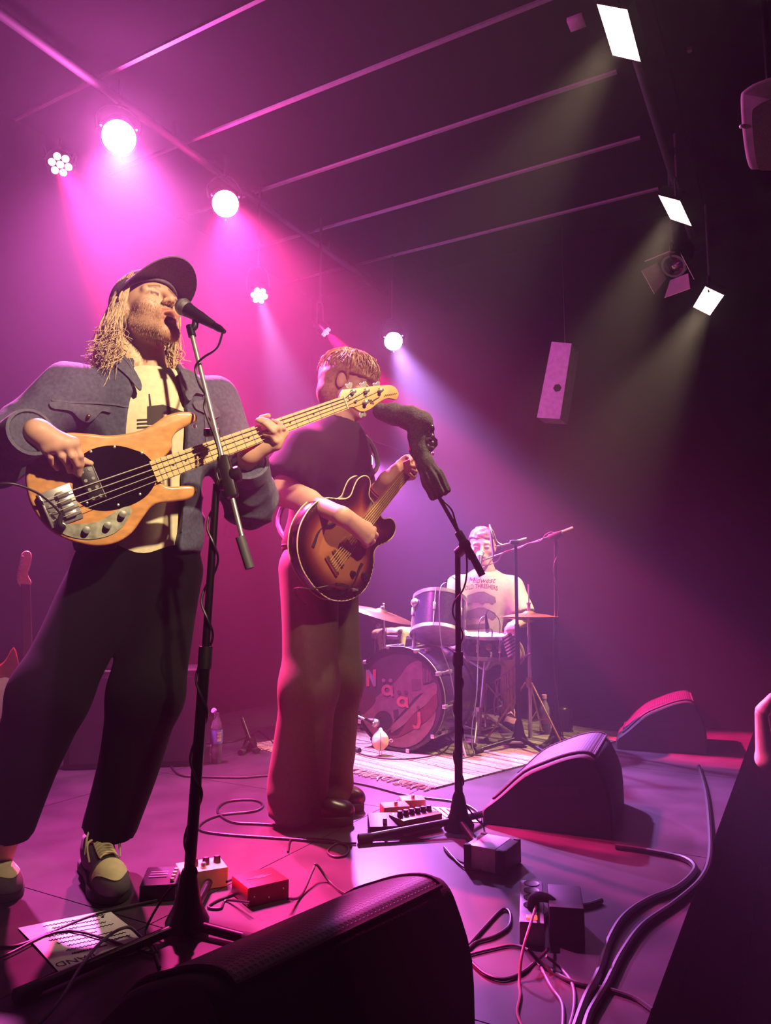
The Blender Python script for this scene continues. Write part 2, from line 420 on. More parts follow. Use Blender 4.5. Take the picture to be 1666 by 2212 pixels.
def surface_nets(A, lo, h):
    ins = A < 0
    c = ins[:-1, :-1, :-1].astype(np.int8)
    for dx, dy, dz in ((1,0,0),(0,1,0),(1,1,0),(0,0,1),(1,0,1),(0,1,1),(1,1,1)):
        c = c + ins[dx:A.shape[0]-1+dx, dy:A.shape[1]-1+dy, dz:A.shape[2]-1+dz]
    I = np.argwhere((c > 0) & (c < 8))
    if not len(I): return np.zeros((0, 3)), np.zeros((0, 4), int)
    cor = {(x, y, z): A[I[:, 0]+x, I[:, 1]+y, I[:, 2]+z] for x in (0, 1) for y in (0, 1) for z in (0, 1)}
    S = np.zeros((len(I), 3)); n = np.zeros(len(I))
    for a in cor:
        for ax in range(3):
            if a[ax]: continue
            b = list(a); b[ax] = 1; b = tuple(b); va, vb = cor[a], cor[b]; m = (va < 0) != (vb < 0)
            t = np.where(m, va/np.where(m, va-vb, 1), 0)
            P = np.array(a, float)[None, :].repeat(len(I), 0); P[:, ax] += t
            S += P*m[:, None]; n += m
    V = lo + (I + S/n[:, None])*h
    idx = np.full(tuple(d-1 for d in A.shape), -1, dtype=np.int64); idx[tuple(I.T)] = np.arange(len(I))
    Q = []
    for ax in range(3):
        sl0 = [slice(1, -1)]*3; sl0[ax] = slice(0, -1); sl1 = [slice(1, -1)]*3; sl1[ax] = slice(1, None)
        a, b = ins[tuple(sl0)], ins[tuple(sl1)]
        for flip, m in ((0, a & ~b), (1, b & ~a)):
            E = np.argwhere(m); E = E+1; E[:, ax] -= 1
            o1, o2 = [(1, 2), (2, 0), (0, 1)][ax]; q = []
            for da, db in ((-1, -1), (0, -1), (0, 0), (-1, 0)):
                e = E.copy(); e[:, o1] += da; e[:, o2] += db; q.append(idx[tuple(e.T)])
            q = np.stack(q, 1); Q.append(q if not flip else q[:, ::-1])
    Q = np.concatenate(Q); return V, Q[(Q >= 0).all(1)]
def vnormals(V, Q):
    n = np.zeros_like(V); f = np.cross(V[Q[:, 2]]-V[Q[:, 0]], V[Q[:, 3]]-V[Q[:, 1]])
    for k in range(4): np.add.at(n, Q[:, k], f)
    return n/(np.linalg.norm(n, axis=1)[:, None]+1e-12)
def relax(V, Q, it=1, f=.5):
    for _ in range(it):
        s = np.zeros_like(V); c = np.zeros(len(V))
        for k in range(4):
            np.add.at(s, Q[:, k], V[Q[:, (k+1) % 4]]+V[Q[:, (k+3) % 4]]); np.add.at(c, Q[:, k], 2)
        V = V*(1-f)+f*s/np.maximum(c, 1)[:, None]
    return V
def folds(V, seed, freq, amp, ax=(1, 1, 1), warp=.5, sharp=1, ridge=False):
    r = np.random.RandomState(seed); P = V*np.array(ax); out = np.zeros(len(V))
    for i in range(5):
        k = r.normal(size=3); k /= np.linalg.norm(k); f = freq*(1+.5*i)*2*np.pi
        w1 = np.sin(P@r.normal(size=3)*freq*3+r.rand()*6)*warp*3
        out += np.sin(P@k*f+w1+r.rand()*6)/(1+.6*i)
    out /= 2.2
    if ridge: out = (1-2.2*np.abs(out))*.8
    if sharp > 1: out = np.sign(out)*np.abs(out)**(1/sharp)
    return out*amp
def soft(name, parts, m, parent=None, cols=None, disp=None, rel=1):
    """parts: list of (SDF, voxel) joined into one mesh object"""
    Vs, Qs, n = [], [], 0
    for sd, h in parts:
        V, Q = sd.mesh(h) if isinstance(sd, SDF) else (sd, h)
        if isinstance(sd, SDF) and rel: V = relax(V, Q, rel)
        if len(V): Vs.append(V); Qs.append(Q+n); n += len(V)
    V = np.concatenate(Vs); Q = np.concatenate(Qs)
    if disp is not None: V = V+vnormals(V, Q)*disp(V)[:, None]
    base = npv(parent_loc(parent)) if parent else np.zeros(3)
    me = bpy.data.meshes.new(name); me.vertices.add(len(V)); me.vertices.foreach_set('co', (V-base).astype(np.float32).ravel())
    me.loops.add(len(Q)*4); me.loops.foreach_set('vertex_index', Q.astype(np.int32).ravel())
    me.polygons.add(len(Q)); me.polygons.foreach_set('loop_start', np.arange(0, len(Q)*4, 4, dtype=np.int32))
    me.polygons.foreach_set('use_smooth', np.ones(len(Q), dtype=bool)); me.update(); me.validate()
    if cols is not None:
        at = me.color_attributes.new('Col', 'FLOAT_COLOR', 'POINT'); c = np.ones((len(V), 4), np.float32); c[:, :3] = cols(V); at.data.foreach_set('color', c.ravel())
    if m: me.materials.append(m)
    return put(bpy.data.objects.new(name, me), parent)
def bvh_of(*objs):
    vs = []; fs = []
    for o in objs:
        n = len(vs); L = parent_loc(o.parent)+Vector(o.location); vs += [v.co+L for v in o.data.vertices]; fs += [tuple(i+n for i in p.vertices) for p in o.data.polygons]
    return BVHTree.FromPolygons(vs, fs)
def on_surf(bv, px, py, off=.001, fall=None):
    d = ray(px, py).normalized(); h = bv.ray_cast(Vector((0, 0, HC)), d)
    if h[0] is None: return fall
    n = h[1] if h[1].dot(d) < 0 else -h[1]; return h[0]+n*off
# ------------------------------------------------------------- people
M_skin = mat('skin', 'c89a80', .5, var=.06, scale=40, attr='Col', spec=.35)
SKIN = np.array(lin('c99b82')); LIP = np.array(lin('a0584f')); BEARD = np.array(lin('8a6346'))
def head_frame(c, F, roll=0):
    F = Vector(F).normalized(); S = F.cross(ZD).normalized(); U = S.cross(F)   # S = the person's right
    if roll: q = Matrix.Rotation(roll, 3, F); S = q @ S; U = q @ U
    return Vector(c), F, S, U
def head_sdf(fr, s=1.0, mouth=0.0, chin=0.0, neck=None, neck_r=.056, lids=.0):
    c, F, S, U = fr; P = lambda f, r, u: c+(F*f+S*r+U*u)*s
    M = np.array([F, S, U]).T
    D = SDF()
    D.ell(P(-.012, 0, .030), (.098*s, .077*s, .086*s), M, k=.01)
    D.ell(P(.028, 0, -.040), (.062*s, .060*s, .070*s), M, k=.03)
    ch = -.100-chin
    D.cone(P(.070, .010, ch), P(.070, -.010, ch), .021*s, k=.025)
    for q in (1, -1):
        D.cone(P(.0, .050*q, -.055), P(.064, .016*q, ch+.004), .020*s, .019*s, k=.025)
        D.ell(P(.050, .040*q, -.022), (.030*s, .026*s, .024*s), M, k=.02)
        D.cone(P(.080, .016*q, .024), P(.068, .046*q, .021), .012*s, .010*s, k=.016)
    for q in (1, -1): D.ell(P(.099, .031*q, .003), (.018*s, .018*s, .012*s), M, k=.014, sub=True)
    D.cone(P(.086, 0, .014), P(.110, 0, -.026), .0085*s, .0125*s, k=.012)
    for q in (1, -1):
        D.ell(P(.101, .0125*q, -.030), (.010*s, .008*s, .008*s), M, k=.006)
        D.ell(P(.072, .031*q, .001), (.0165*s, .0185*s, .0125*s), M, k=.005)
        D.ell(P(.083, .031*q, .0045), (.0080*s, .016*s, .0048*s), M, k=.003)
        D.ell(P(.106, .007*q, -.0385), (.006*s, .0035*s, .004*s), M, k=.003, sub=True)
    # mouth
    D.ell(P(.082, 0, -.064-mouth*.3), (.016*s, .030*s, .020*s), M, k=.02)
    for q in (1, -1):
        D.cone(P(.097, .003*q, -.0575), P(.086, .024*q, -.064-mouth*.4), .0058*s, .003*s, k=.006)
        D.cone(P(.094, .003*q, -.074-mouth), P(.086, .023*q, -.066-mouth*.5), .0072*s, .003*s, k=.006)
    D.ell(P(.100, 0, -.0655-mouth*.5), (.018*s, .021*s, .0016*s+mouth*.55), M, k=.003, sub=True)
    for q in (1, -1):
        E = Matrix.Rotation(q*R(22), 3, U); e1 = np.array([E @ F, E @ S, U]).T
        D.ell(P(-.010, .079*q, -.004), (.019*s, .007*s, .031*s), e1, k=.008)
        D.ell(P(-.002, .087*q, .002), (.010*s, .005*s, .018*s), e1, k=.005, sub=True)
    if neck is not None:
        D.cone(P(-.030, 0, -.045), neck, neck_r*.96, neck_r*1.05, k=.02)
        D.cone(neck, neck-ZD*.06, neck_r*1.05, neck_r*1.3, k=.03)
    return D
def eyes_geo(fr, s=1.0, look=(1, 0, 0)):
    c, F, S, U = fr; out = []
    for q in (1, -1):
        d = SDF(); M = np.array([F, S, U]).T
        d.ell(c+(F*.0775+S*.031*q-U*.0015)*s, (.0118*s, .0118*s, .0118*s), M, k=.001); out.append((d, .0025))
    return out
def head_cols(fr, s, beard=0, brow='6a4a30', mouth=0, base=SKIN):
    c, F, S, U = (npv(x) for x in fr); br = np.array(lin(brow))
    def f(V):
        D = (V-c)/s; x, y, z = D@F, np.abs(D@S), D@U
        col = np.tile(base, (len(V), 1))
        def mixc(w, t):
            w = np.clip(w, 0, 1)[:, None]; col[:] = col*(1-w)+t*w
        near = (np.linalg.norm(D, axis=1) < .2)
        if beard:
            nz = np.sin(V@np.array([700, 310, 520]))*np.sin(V@np.array([-410, 630, 290]))
            w = ((z < -.035) & (x > -.015) & near)*np.clip((-.03-z)/.02, 0, 1)*np.clip((x+.015)/.03, 0, 1)*(.62+.25*nz)*beard
            w = np.where((y < .024) & (z > -.060) & (x > .08), w*.55, w)
            mixc(w, BEARD)
        lipw = ((np.abs(z+.0655+mouth*.5) < .0135+mouth*.6) & (y < .026-.25*np.abs(z+.0655+mouth*.5)) & (x > .083) & near)*.75
        mixc(lipw, LIP)
        mixc(((np.abs(z+.0655+mouth*.5) < .003+mouth*.5) & (y < .02) & (x > .070) & (x < .092) & near)*.8, LIP*.3)
        mixc(((np.abs(z-.024-.1*(.03-y)) < .0055) & (y > .012) & (y < .046) & (x > .065) & near)*.75, br)
        mixc(((np.abs(z+.0005) < .0035) & (np.abs(y-.031) < .0125) & (x > .074) & near)*.75, np.array(lin('2a1c18')))
        mixc(((y > .070) & (np.abs(z) < .035) & near)*.25, LIP)
        return col
    return f
def hand_sdf(wrist, knuckles, fingers, thumb, r=.0098, pr=.017, wr=.026, web=None):
    """explicit finger polylines, one each: knuckle -> tip"""
    D = SDF(); w = Vector(wrist)
    for k in knuckles: D.cone(w+(k-w)*.12, k, wr*.80, pr*.82, k=.02)
    for a, b in zip(knuckles[:-1], knuckles[1:]): D.cone(a, b, pr*.72, k=.012)
    D.cone(w+(knuckles[0]-w)*.25, thumb[0], wr*.75, r*1.5, k=.02)
    for i, f in enumerate(fingers):
        sc_ = (1.0, 1.04, .98, .84)[i]; g = SDF()
        rs = [r*1.12*sc_, r*1.02*sc_, r*.92*sc_, r*.80*sc_][:len(f)]
        g.chain(f, rs, k=.004); D.group(g, k=.006)
        for j in range(1, len(f)-1): pass
    g = SDF(); g.chain(thumb, [r*1.5, r*1.22, r*1.08, r*.86][:len(thumb)], k=.006); D.group(g, k=.008)
    return D
def tube_bundle(paths, n=5, sub=4):
    """paths: list (points, radius function or number) -> one G"""
    g = G()
    for p, r in paths: g.tube(p, 0, n=n, sub=sub, rr=r if callable(r) else (lambda t, r=r: r))
    return g
def shoe(parent, toe, heel, w, h, mats, lace=True, sole_h=.03, style='sneaker'):
    """toe / heel: floor points of the sole"""
    toe = Vector(toe); heel = Vector(heel); f = (toe-heel); L = f.length; f.normalize(); r = f.cross(ZD).normalized()
    P = lambda a, b, z: heel+f*(a*L)+r*(b*w)+ZD*z
    t = bpy.data.objects.new('shoe', None); put(t, parent); t.location = heel-parent_loc(parent)
    out = [(.0, .0), (.02, .28), (.10, .40), (.30, .38), (.50, .42), (.68, .52), (.82, .50), (.92, .36), (.98, .18), (1.0, .0)]
    ol = smooth2([(a*L, b*w) for a, b in out]+[(a*L, -b*w) for a, b in out[-2:0:-1]], 3)
    M = frame_m(heel, f, -r, ZD) if f.cross(-r).dot(ZD) > 0 else frame_m(heel, f, r, ZD)
    G().prism(ol, .001, sole_h, M, bev=.006, seg=2).build('sole', mats[1], t)
    D = SDF(); M3 = np.array([f, r, ZD]).T
    D.ell(P(.78, 0, sole_h+.008), (.24*L, .44*w, .048), M3, k=.02)
    D.ell(P(.25, 0, sole_h+.02), (.25*L, .37*w, .060), M3, k=.02)
    D.cone(P(.22, 0, sole_h+.055), P(.20, 0, h), .37*w, .36*w, k=.03)
    D.cone(P(.32, 0, sole_h+.05), P(.66, 0, sole_h+.022), .34*w, .36*w, k=.03)
    D.cut(P(0, 0, sole_h-.006), (0, 0, -1)); D.cut(P(0, 0, h), (0, 0, 1))
    D.ell(P(.18, 0, h+.01), (.17*L, .26*w, .04), M3, k=.005, sub=True)
    up = soft('upper', [(D, .005)], mats[0], t)
    bv = bvh_of(up)
    def top(a, b, off=.002):
        for _ in range(12):
            q = bv.ray_cast(P(a, b, .3), Vector((0, 0, -1)))
            if q[0]: return q[0]+ZD*off+q[1]*off*.5
            b *= .94; a = a*.99
        return P(a, b, sole_h+.03)
    if style == 'sneaker':
        # pale toe cap over the front, dark tongue
        vs = []; fs = []; na, nb = 9, 12
        for i in range(na):
            for j in range(nb+1):
                b = -.48+.96*j/nb; a0 = .74+.10*(1-(b/.48)**2)*-.3; a = a0+(.985-.10*(b/.48)**2*1.6-a0)*i/(na-1); vs.append(top(a, b*(.97-.22*(i/(na-1))), .0022))
        for i in range(na-1):
            for j in range(nb): fs.append((i*(nb+1)+j, i*(nb+1)+j+1, (i+1)*(nb+1)+j+1, (i+1)*(nb+1)+j))
        G().add(vs, fs).build('toe_cap', mats[2], t)
        g = G(); vs = [top(a, b, .0016) for a in np.linspace(.36, .72, 9) for b in np.linspace(-.17, .17, 5)]
        fs = [(i*5+j, i*5+j+1, (i+1)*5+j+1, (i+1)*5+j) for i in range(8) for j in range(4)]; g.add(vs, fs).build('tongue', mats[3], t)
    if lace:
        g = G()
        for k in range(6):
            a = .40+.048*k
            g.tube([top(a, -.20, .004), top(a+.012, -.1, .006), top(a+.024, .1, .006), top(a+.03, .20, .004)], .0034, n=6, sub=3)
            g.tube([top(a, .20, .004), top(a+.012, .1, .008), top(a+.024, -.1, .008), top(a+.03, -.20, .004)], .0034, n=6, sub=3)
        for q in (1, -1):
            p0 = top(.40, 0, .008)
            g.tube([p0, top(.40, .25*q, .03), top(.48, .46*q, .016), top(.44, .30*q, .02), p0], .0032, n=6, sub=5)
            g.tube([p0, top(.45, .3*q, .02), top(.58, .48*q, .006)], .0028, n=6, sub=5)
        g.build('laces', mats[2], t)
    return t
# ============================================================= flat pieces laid on a surface
def poly_grid(outl, step):
    """triangulated fill of a pixel outline with inner points"""
    bm = bmesh.new(); vs = [bm.verts.new((x, y, 0)) for x, y in outl]; bm.faces.new(vs)
    bmesh.ops.triangulate(bm, faces=bm.faces[:])
    for _ in range(6):
        es = [e for e in bm.edges if e.calc_length() > step]
        if not es: break
        bmesh.ops.subdivide_edges(bm, edges=es, cuts=1); bmesh.ops.triangulate(bm, faces=[f for f in bm.faces if len(f.verts) > 3])
    bm.verts.index_update(); r = [(v.co.x, v.co.y) for v in bm.verts], [[v.index for v in f.verts] for f in bm.faces]; bm.free(); return r
def lay(name, outl, proj, m, parent, thick=.002, step=8, lift=0, smooth=3):
    """a thin piece with the given pixel outline; proj(px, py, off) -> point on the surface below it"""
    if smooth > 1: outl = smooth2(outl, smooth)
    pts, fs = poly_grid(outl, step); top = []; bot = []
    for x, y in pts: top.append(proj(x, y, lift+thick)); bot.append(proj(x, y, lift))
    ok = [t is not None and b is not None for t, b in zip(top, bot)]
    mp = {}; vs = []
    for i, q in enumerate(ok):
        if q: mp[i] = len(vs); vs += [top[i], bot[i]]
    F2 = []
    cnt = {}
    for f in fs:
        if all(ok[i] for i in f):
            F2.append([mp[i] for i in f]); F2.append([mp[i]+1 for i in f[::-1]])
            for a, b in zip(f, f[1:]+f[:1]): cnt[(a, b)] = cnt.get((a, b), 0)+1
    for (a, b) in list(cnt):
        if (b, a) not in cnt: F2.append([mp[b], mp[a], mp[a]+1, mp[b]+1])
    if not vs: return None
    return G().add(vs, F2).build(name, m, parent, angle=50)
def text_polys(body, size=1.0, shear=0, res=2):
    cu = bpy.data.curves.new('lettering', 'FONT'); cu.body = body; cu.size = size; cu.shear = shear; cu.resolution_u = res; cu.align_x = 'CENTER'; cu.align_y = 'CENTER'
    o = bpy.data.objects.new('lettering', cu); C.objects.link(o); bpy.context.view_layer.update()
    me = bpy.data.meshes.new_from_object(o.evaluated_get(bpy.context.evaluated_depsgraph_get()))
    vs = [(v.co.x, v.co.y) for v in me.vertices]; fs = [list(p.vertices) for p in me.polygons]
    bpy.data.objects.remove(o); bpy.data.curves.remove(cu); bpy.data.meshes.remove(me); return vs, fs
def lettering(name, body, size, to3d, m, parent, shear=0, bend=None):
    vs, fs = text_polys(body, size, shear); q = [to3d(*(bend(x, y) if bend else (x, y))) for x, y in vs]
    if any(p is None for p in q): return None
    return G().add(q, fs).build(name, m, parent, smooth=False)
# ============================================================= bass guitar
B0 = pY(140, 1090, 1.95); B1 = pY(745, 870, 2.30); BA = (B1-B0).normalized(); BL = (B1-B0).length
_v = (Vector((0, 0, HC))-(B0+B1)/2).normalized(); BN = (_v-BA*_v.dot(BA)).normalized(); BW = BN.cross(BA)
def bl(px, py, off=0):
    p = pplane(px, py, B0+BN*off, BN)-B0; return (p.dot(BA), p.dot(BW))
def bw(a, w_, n=0): return B0+BA*a+BW*w_+BN*n
MB_ = frame_m(B0, BA, BW, BN)
M_ash = mat('natural_wood', 'c98f55', .28, var=.22, scale=9, stretch=(1, 6, 6), coat=.5)
M_maple = mat('maple', 'e0b878', .35, var=.10, scale=14, stretch=(1, 5, 5), coat=.3)
M_pg = mat('black_pickguard', '0b0a0c', .12, spec=.6)
bass = thing('bass_guitar', 'natural wood electric bass with egg-shaped black pickguard and maple neck', 'bass guitar', B0-ZD*.1)
out = [(426, 897), (412, 890), (396, 889), (376, 892), (355, 900), (334, 915), (307, 928), (269, 937), (230, 940), (192, 936), (146, 934), (110, 942), (78, 962), (60, 995), (56, 1040), (66, 1085), (90, 1125), (120, 1153), (165, 1172), (212, 1180), (255, 1172), (287, 1150), (310, 1118), (330, 1093), (352, 1086), (380, 1083), (405, 1079), (421, 1070), (426, 1058), (417, 1050), (398, 1049), (372, 1051), (354, 1046), (344, 1034), (339, 1020), (350, 995), (372, 968), (372, 952), (380, 936), (394, 926), (412, 916), (426, 908)]
G().prism(smooth2([bl(*p) for p in out], 3), -.040, 0, MB_, bev=.008, seg=4).build('body', M_ash, bass)
pg = [(175, 986), (200, 970), (230, 963), (262, 964), (290, 972), (312, 981), (330, 1000), (339, 1020), (336, 1042), (320, 1067), (294, 1085), (262, 1097), (230, 1102), (200, 1099), (178, 1089), (163, 1074), (158, 1050), (162, 1014)]
bp = G().prism(smooth2([bl(*p) for p in pg], 3), .0004, .003, MB_).build('pickguard', M_pg, bass)
for px in ((196, 976), (247, 966), (306, 979), (302, 1068), (255, 1091), (188, 1087)):
    a, w_ = bl(*px); G().lathe([(.004, .003), (.0035, .005), (.001, .006)], 10, MB_ @ Matrix.Translation((a, w_, 0))).build('screw', M_chrome, bp)
q = [bl(*p) for p in ((170, 1030), (198, 1012), (225, 1062), (190, 1078))]
ca, cw = sum(p[0] for p in q)/4, sum(p[1] for p in q)/4
pk = G().box((ca, cw, .009), (.040, .094, .012), MB_, bev=.003).build('pickup', M_black, bass)
for i in range(8): G().lathe([(.0045, .0151), (.0045, .0166)], 12, MB_ @ Matrix.Translation((ca+(.010 if i % 2 else -.010), cw+(-.038+.025*(i//2)), 0))).build('pole_piece', M_steel, pk)
G().box((ca+.0215, cw, .012), (.002, .094, .006), MB_).build('pickup_rim', M_chrome, pk)
br = G().box((-.012, 0, .003), (.085, .098, .005), MB_, bev=.002).build('bridge', M_chrome, bass)
G().box((-.050, 0, .011), (.005, .092, .016), MB_, bev=.001).build('bridge_lip', M_chrome, br)
for i in range(4):
    s_ = -.0285+.019*i; G().box((.004, s_, .012), (.030, .015, .012), MB_, bev=.002).build('saddle', M_chrome, br)
cpl = [(117, 1131), (123, 1126), (134, 1128), (154, 1132), (182, 1131), (211, 1127), (234, 1115), (254, 1102), (269, 1095), (280, 1095), (285, 1103), (280, 1115), (265, 1137), (246, 1152), (221, 1161), (192, 1165), (163, 1162), (138, 1154), (123, 1144)]
cpn = G().prism(smooth2([bl(*p) for p in cpl], 3), .0004, .003, MB_).build('control_plate', mat('mottled_reflection_plate', 'a8a894', .42, .6, var=.45, scale=45), bass)  # mottled grey-green colour stands in for reflections in the chrome plate
for px in ((186, 1145), (232, 1135), (264, 1111)):
    a, w_ = bl(*px); G().lathe([(.010, .003), (.010, .012), (.0085, .020), (.002, .021)], 18, MB_ @ Matrix.Translation((a, w_, 0))).build('knob', M_chrome, cpn)
a, w_ = bl(134, 1138); G().lathe([(.010, .003), (.010, .007), (.007, .008)], 16, MB_ @ Matrix.Translation((a, w_, 0))).build('jack_socket', M_chrome, cpn)
a, w_ = bl(421, 920); G().lathe([(.006, -.03), (.006, -.024)], 10, MB_ @ Matrix.Translation((a+.006, w_, 0))).build('strap_button', M_chrome, bass)
# neck: board from the body joint to the nut, round back
a0 = bl(326, 1000)[0]; NK = lambda a: .0315-(.0105)*(a-a0)/(BL-a0)
vs = []; fs = []; prof = [(-1, .001), (-1, .007), (1, .007), (1, .001), (.93, -.006), (.6, -.014), (0, -.0175), (-.6, -.014), (-.93, -.006)]
prof = [(w_, n) for w_, n in prof]
for a in (a0-.004, BL):
    for w_, n in prof: vs.append((a, w_*NK(a), n))
n9 = len(prof); fs = [(k, (k+1) % n9, n9+(k+1) % n9, n9+k) for k in range(n9)]+[tuple(range(n9))[::-1], tuple(range(n9, 2*n9))]
nk = G().add(vs, fs, MB_).build('neck', M_maple, bass)
g = G()
for n in range(1, 22):
    a = BL*2**(-n/12)
    if a > a0: G().box((a, 0, .0076), (.0022, NK(a)*2, .0016), MB_).build('fret', M_steel, nk)
for n in (3, 5, 7, 9, 12, 15, 17, 19):
    a = BL*(2**(-n/12)+2**(-(n-1)/12))/2
    if a > a0: G().lathe([(.0032, .0072), (.0032, .0076)], 12, MB_ @ Matrix.Translation((a, 0, 0))).build('inlay_dot', M_black, nk)
G().box((BL, 0, .006), (.004, .042, .008), MB_).build('nut', mat('bone', 'e4dcc4', .5), nk)
g = G()
hs = [(734, 861), (741, 843), (746, 841), (771, 838), (796, 835), (831, 832), (845, 832), (854, 836), (860, 844), (862, 852), (859, 860), (856, 863), (847, 861), (839, 860), (828, 864), (817, 871), (806, 880), (796, 886), (785, 889), (776, 887), (767, 881), (761, 879), (745, 880)]
hd = G().prism(smooth2([bl(*p) for p in hs], 3), -.016, -.001, MB_, bev=.002, seg=2).build('headstock', M_maple, bass)
posts = [(761, 847), (790, 845), (820, 844), (788, 870)]
for i, p in enumerate(posts):
    a, w_ = bl(*p)
    tn = G().lathe([(.008, -.001), (.0085, .004), (.0055, .007), (.0055, .014), (.0065, .018), (.004, .019)], 16, MB_ @ Matrix.Translation((a, w_, 0))).build('tuning_post', M_chrome, hd)
    k = 1 if i < 3 else -1
    e = bl(*[(757, 832), (788, 830), (817, 830), (786, 895)][i])
    c_ = [(0, .30), (.5, .55), (1, .3), (.9, -.1), (.4, -.5), (-.4, -.5), (-.9, -.1), (-1, .3), (-.5, .55)]
    G().prism(smooth2([(e[0]+x*.0135, e[1]+k*y*.016) for x, y in c_], 3), -.013, -.008, MB_, bev=.001, seg=1).build('tuner_key', M_chrome, tn)
    G().cyl(bw(a, w_, -.0105), bw(*e, -.0105), .003).build('tuner_shaft', M_chrome, tn)
for p in ((755, 858), (768, 866)):
    a, w_ = bl(*p); G().lathe([(.005, -.001), (.005, .006), (.002, .007)], 12, MB_ @ Matrix.Translation((a, w_, 0))).build('string_tree', M_chrome, hd)
order = [2, 1, 0, 3]
for i in range(4):
    sb = .0285-.019*i; sn = .0150-.010*i; r_ = (.0014, .0012, .0010, .0008)[i]
    pa, pw = bl(*posts[[0, 1, 2, 3][i]])
    G().tube([bw(-.045, sb, .013), bw(.004, sb, .0195), bw(BL, sn, .0115), bw(pa, pw+.004, .009)], r_, n=6, sub=1).build('string', mat('bass_string', 'd8d2c4', .4, .3), bass)
# maker's mark: three bold strokes and a line of script
M_ink = mat('dark_ink', '2a1a12', .6)
g = G()
for k in range(3): g.tube([bw(*bl(796+3*k, 863), .0002), bw(*bl(802+3*k, 873), .0002)], .0012, n=5, sub=1)
for (x0, y0, x1, y1) in ((806, 866, 820, 858), (830, 855, 858, 850)):
    pts = []
    for k in range(22):
        t = k/21; pts.append(bw(*bl(x0+(x1-x0)*t, y0+(y1-y0)*t+2.2*math.sin(k*2.1)*(1.2-.6*t)), .0002))
    g.tube(pts, .0006, n=4, sub=2)
g.build('script_mark', M_ink, hd)
# jack plug and its lead, looped out of the socket
plug = thing('instrument_lead', 'black instrument lead with angled plug in the natural wood bass', 'cable', bw(*bl(134, 1138)))
a, w_ = bl(134, 1138); a2, w2 = bl(131, 1112)
G().tube([bw(a, w_, .006), bw(a, w_, .022), bw(a-.004, w_+.012, .026), bw(a2, w2, .027)], .0075, n=10, sub=5, rr=lambda t: .0085-.002*t).build('plug', M_rub, plug)
G().tube([bw(a2, w2, .027), bw(*bl(105, 1085), .03), bw(*bl(70, 1062), .04), bw(*bl(18, 1047), .05), bw(*bl(-30, 1060), .04), bw(*bl(-60, 1130), -.02)], .0032, n=8, sub=8).build('lead', M_cable, plug)
# ============================================================= bass player
PB = Vector((pY(280, 1500, 2.28).x, 2.28, 0))
bp_ = thing('person', 'singer in a cap and denim jacket playing the natural wood bass', 'person', PB)
bfd = Vector((.55, -.83, 0)).normalized(); brd = bfd.cross(ZD).normalized(); M3b = np.array([bfd, brd, ZD]).T
NB = pY(325, 805, 2.27); PL = pY(300, 1195, 2.34)
RS = pY(150, 855, 2.16); LS = pY(450, 872, 2.40)
RE = pY(-22, 995, 2.02); RW = pY(72, 928, 1.93)
LE = pY(540, 1085, 2.44); LW = pY(534, 985, 2.22)
HF = head_frame(pY(320, 676, 2.22), (.724, -.608, .326)); HS = 1.06
T = lambda t: PL+(NB-PL)*t
# --- bare body: head and neck, forearms and hands, and the trunk and legs that the clothes cover
hd_ = head_sdf(HF, HS, mouth=.010, chin=.012, neck=NB-ZD*.01+brd*.005, neck_r=.054)
hb = lambda px, py, o: pplane(px, py, B0+BN*o, BN)
kn = [hb(160, 957, .060), hb(143, 960, .066), hb(120, 964, .064), hb(100, 969, .056)]
rh = hand_sdf(hb(78, 930, .055), kn,
     [[kn[0], hb(173, 984, .058), hb(175, 1003, .040), hb(171, 1026, .020)],
      [kn[1], hb(155, 985, .066), hb(166, 1003, .046), hb(163, 1020, .022)],
      [kn[2], hb(133, 985, .062), hb(145, 1001, .044), hb(150, 1018, .022)],
      [kn[3], hb(109, 987, .054), hb(114, 1001, .038), hb(124, 1013, .020)]],
     [hb(128, 972, .030), hb(155, 988, .022), hb(180, 996, .016), hb(196, 1001, .014)], r=.0092)
rh.cone(hb(78, 930, .055), RE, .027, .042, k=.02)
kl = [hb(597, 962, .012), hb(600, 950, .014), hb(605, 940, .010), hb(613, 934, .004)]
lh = hand_sdf(LW, kl,
     [[kl[0], hb(596, 953, .030), hb(586, 940, .030), hb(571, 938, .016)],
      [kl[1], hb(590, 931, .040), hb(573, 915, .036), hb(557, 908, .018)],
      [kl[2], hb(599, 925, .038), hb(579, 910, .034), hb(563, 905, .018)],
      [kl[3], hb(612, 925, .030), hb(602, 914, .028), hb(589, 908, .016)]],
     [hb(556, 955, -.040), hb(562, 930, -.038), hb(566, 904, -.022), hb(580, 898, -.006)], r=.0088, wr=.027)
lh.cone(LW, LE, .028, .042, k=.02)
tr = SDF()
tr.ell(T(.70), (.10, .15, .20), M3b, k=.03).ell(T(.25), (.10, .14, .18), M3b, k=.03).cone(RS, LS, .05, k=.04)
tr.cone(RS, RE, .05, .042, k=.03).cone(LS, LE, .05, .042, k=.03)
KR, AR = pY(105, 1500, 2.12), pY(0, 1850, 2.28); KL, AL = pY(318, 1500, 2.26), pY(215, 1835, 2.40)
HRj, HLj = PL+brd*.09-ZD*.06, PL-brd*.09-ZD*.06
for a, b, c_ in ((HRj, KR, AR), (HLj, KL, AL)): tr.cone(PL, a, .1, .09, k=.04).cone(a, b, .08, .058, k=.03).cone(b, c_, .055, .038, k=.02)
soft('body', [(hd_, .003), (rh, .0028), (lh, .0028), (tr, .014)], M_skin, bp_, cols=head_cols(HF, HS, beard=.6, mouth=.010))
_o = [o for o in bp_.children if o.name.startswith('body')][0]; cc_h, f_h, s_h, u_h = HF; g = G(); _vs = list(_o.data.vertices); n_ok = 0; _L = parent_loc(bp_)
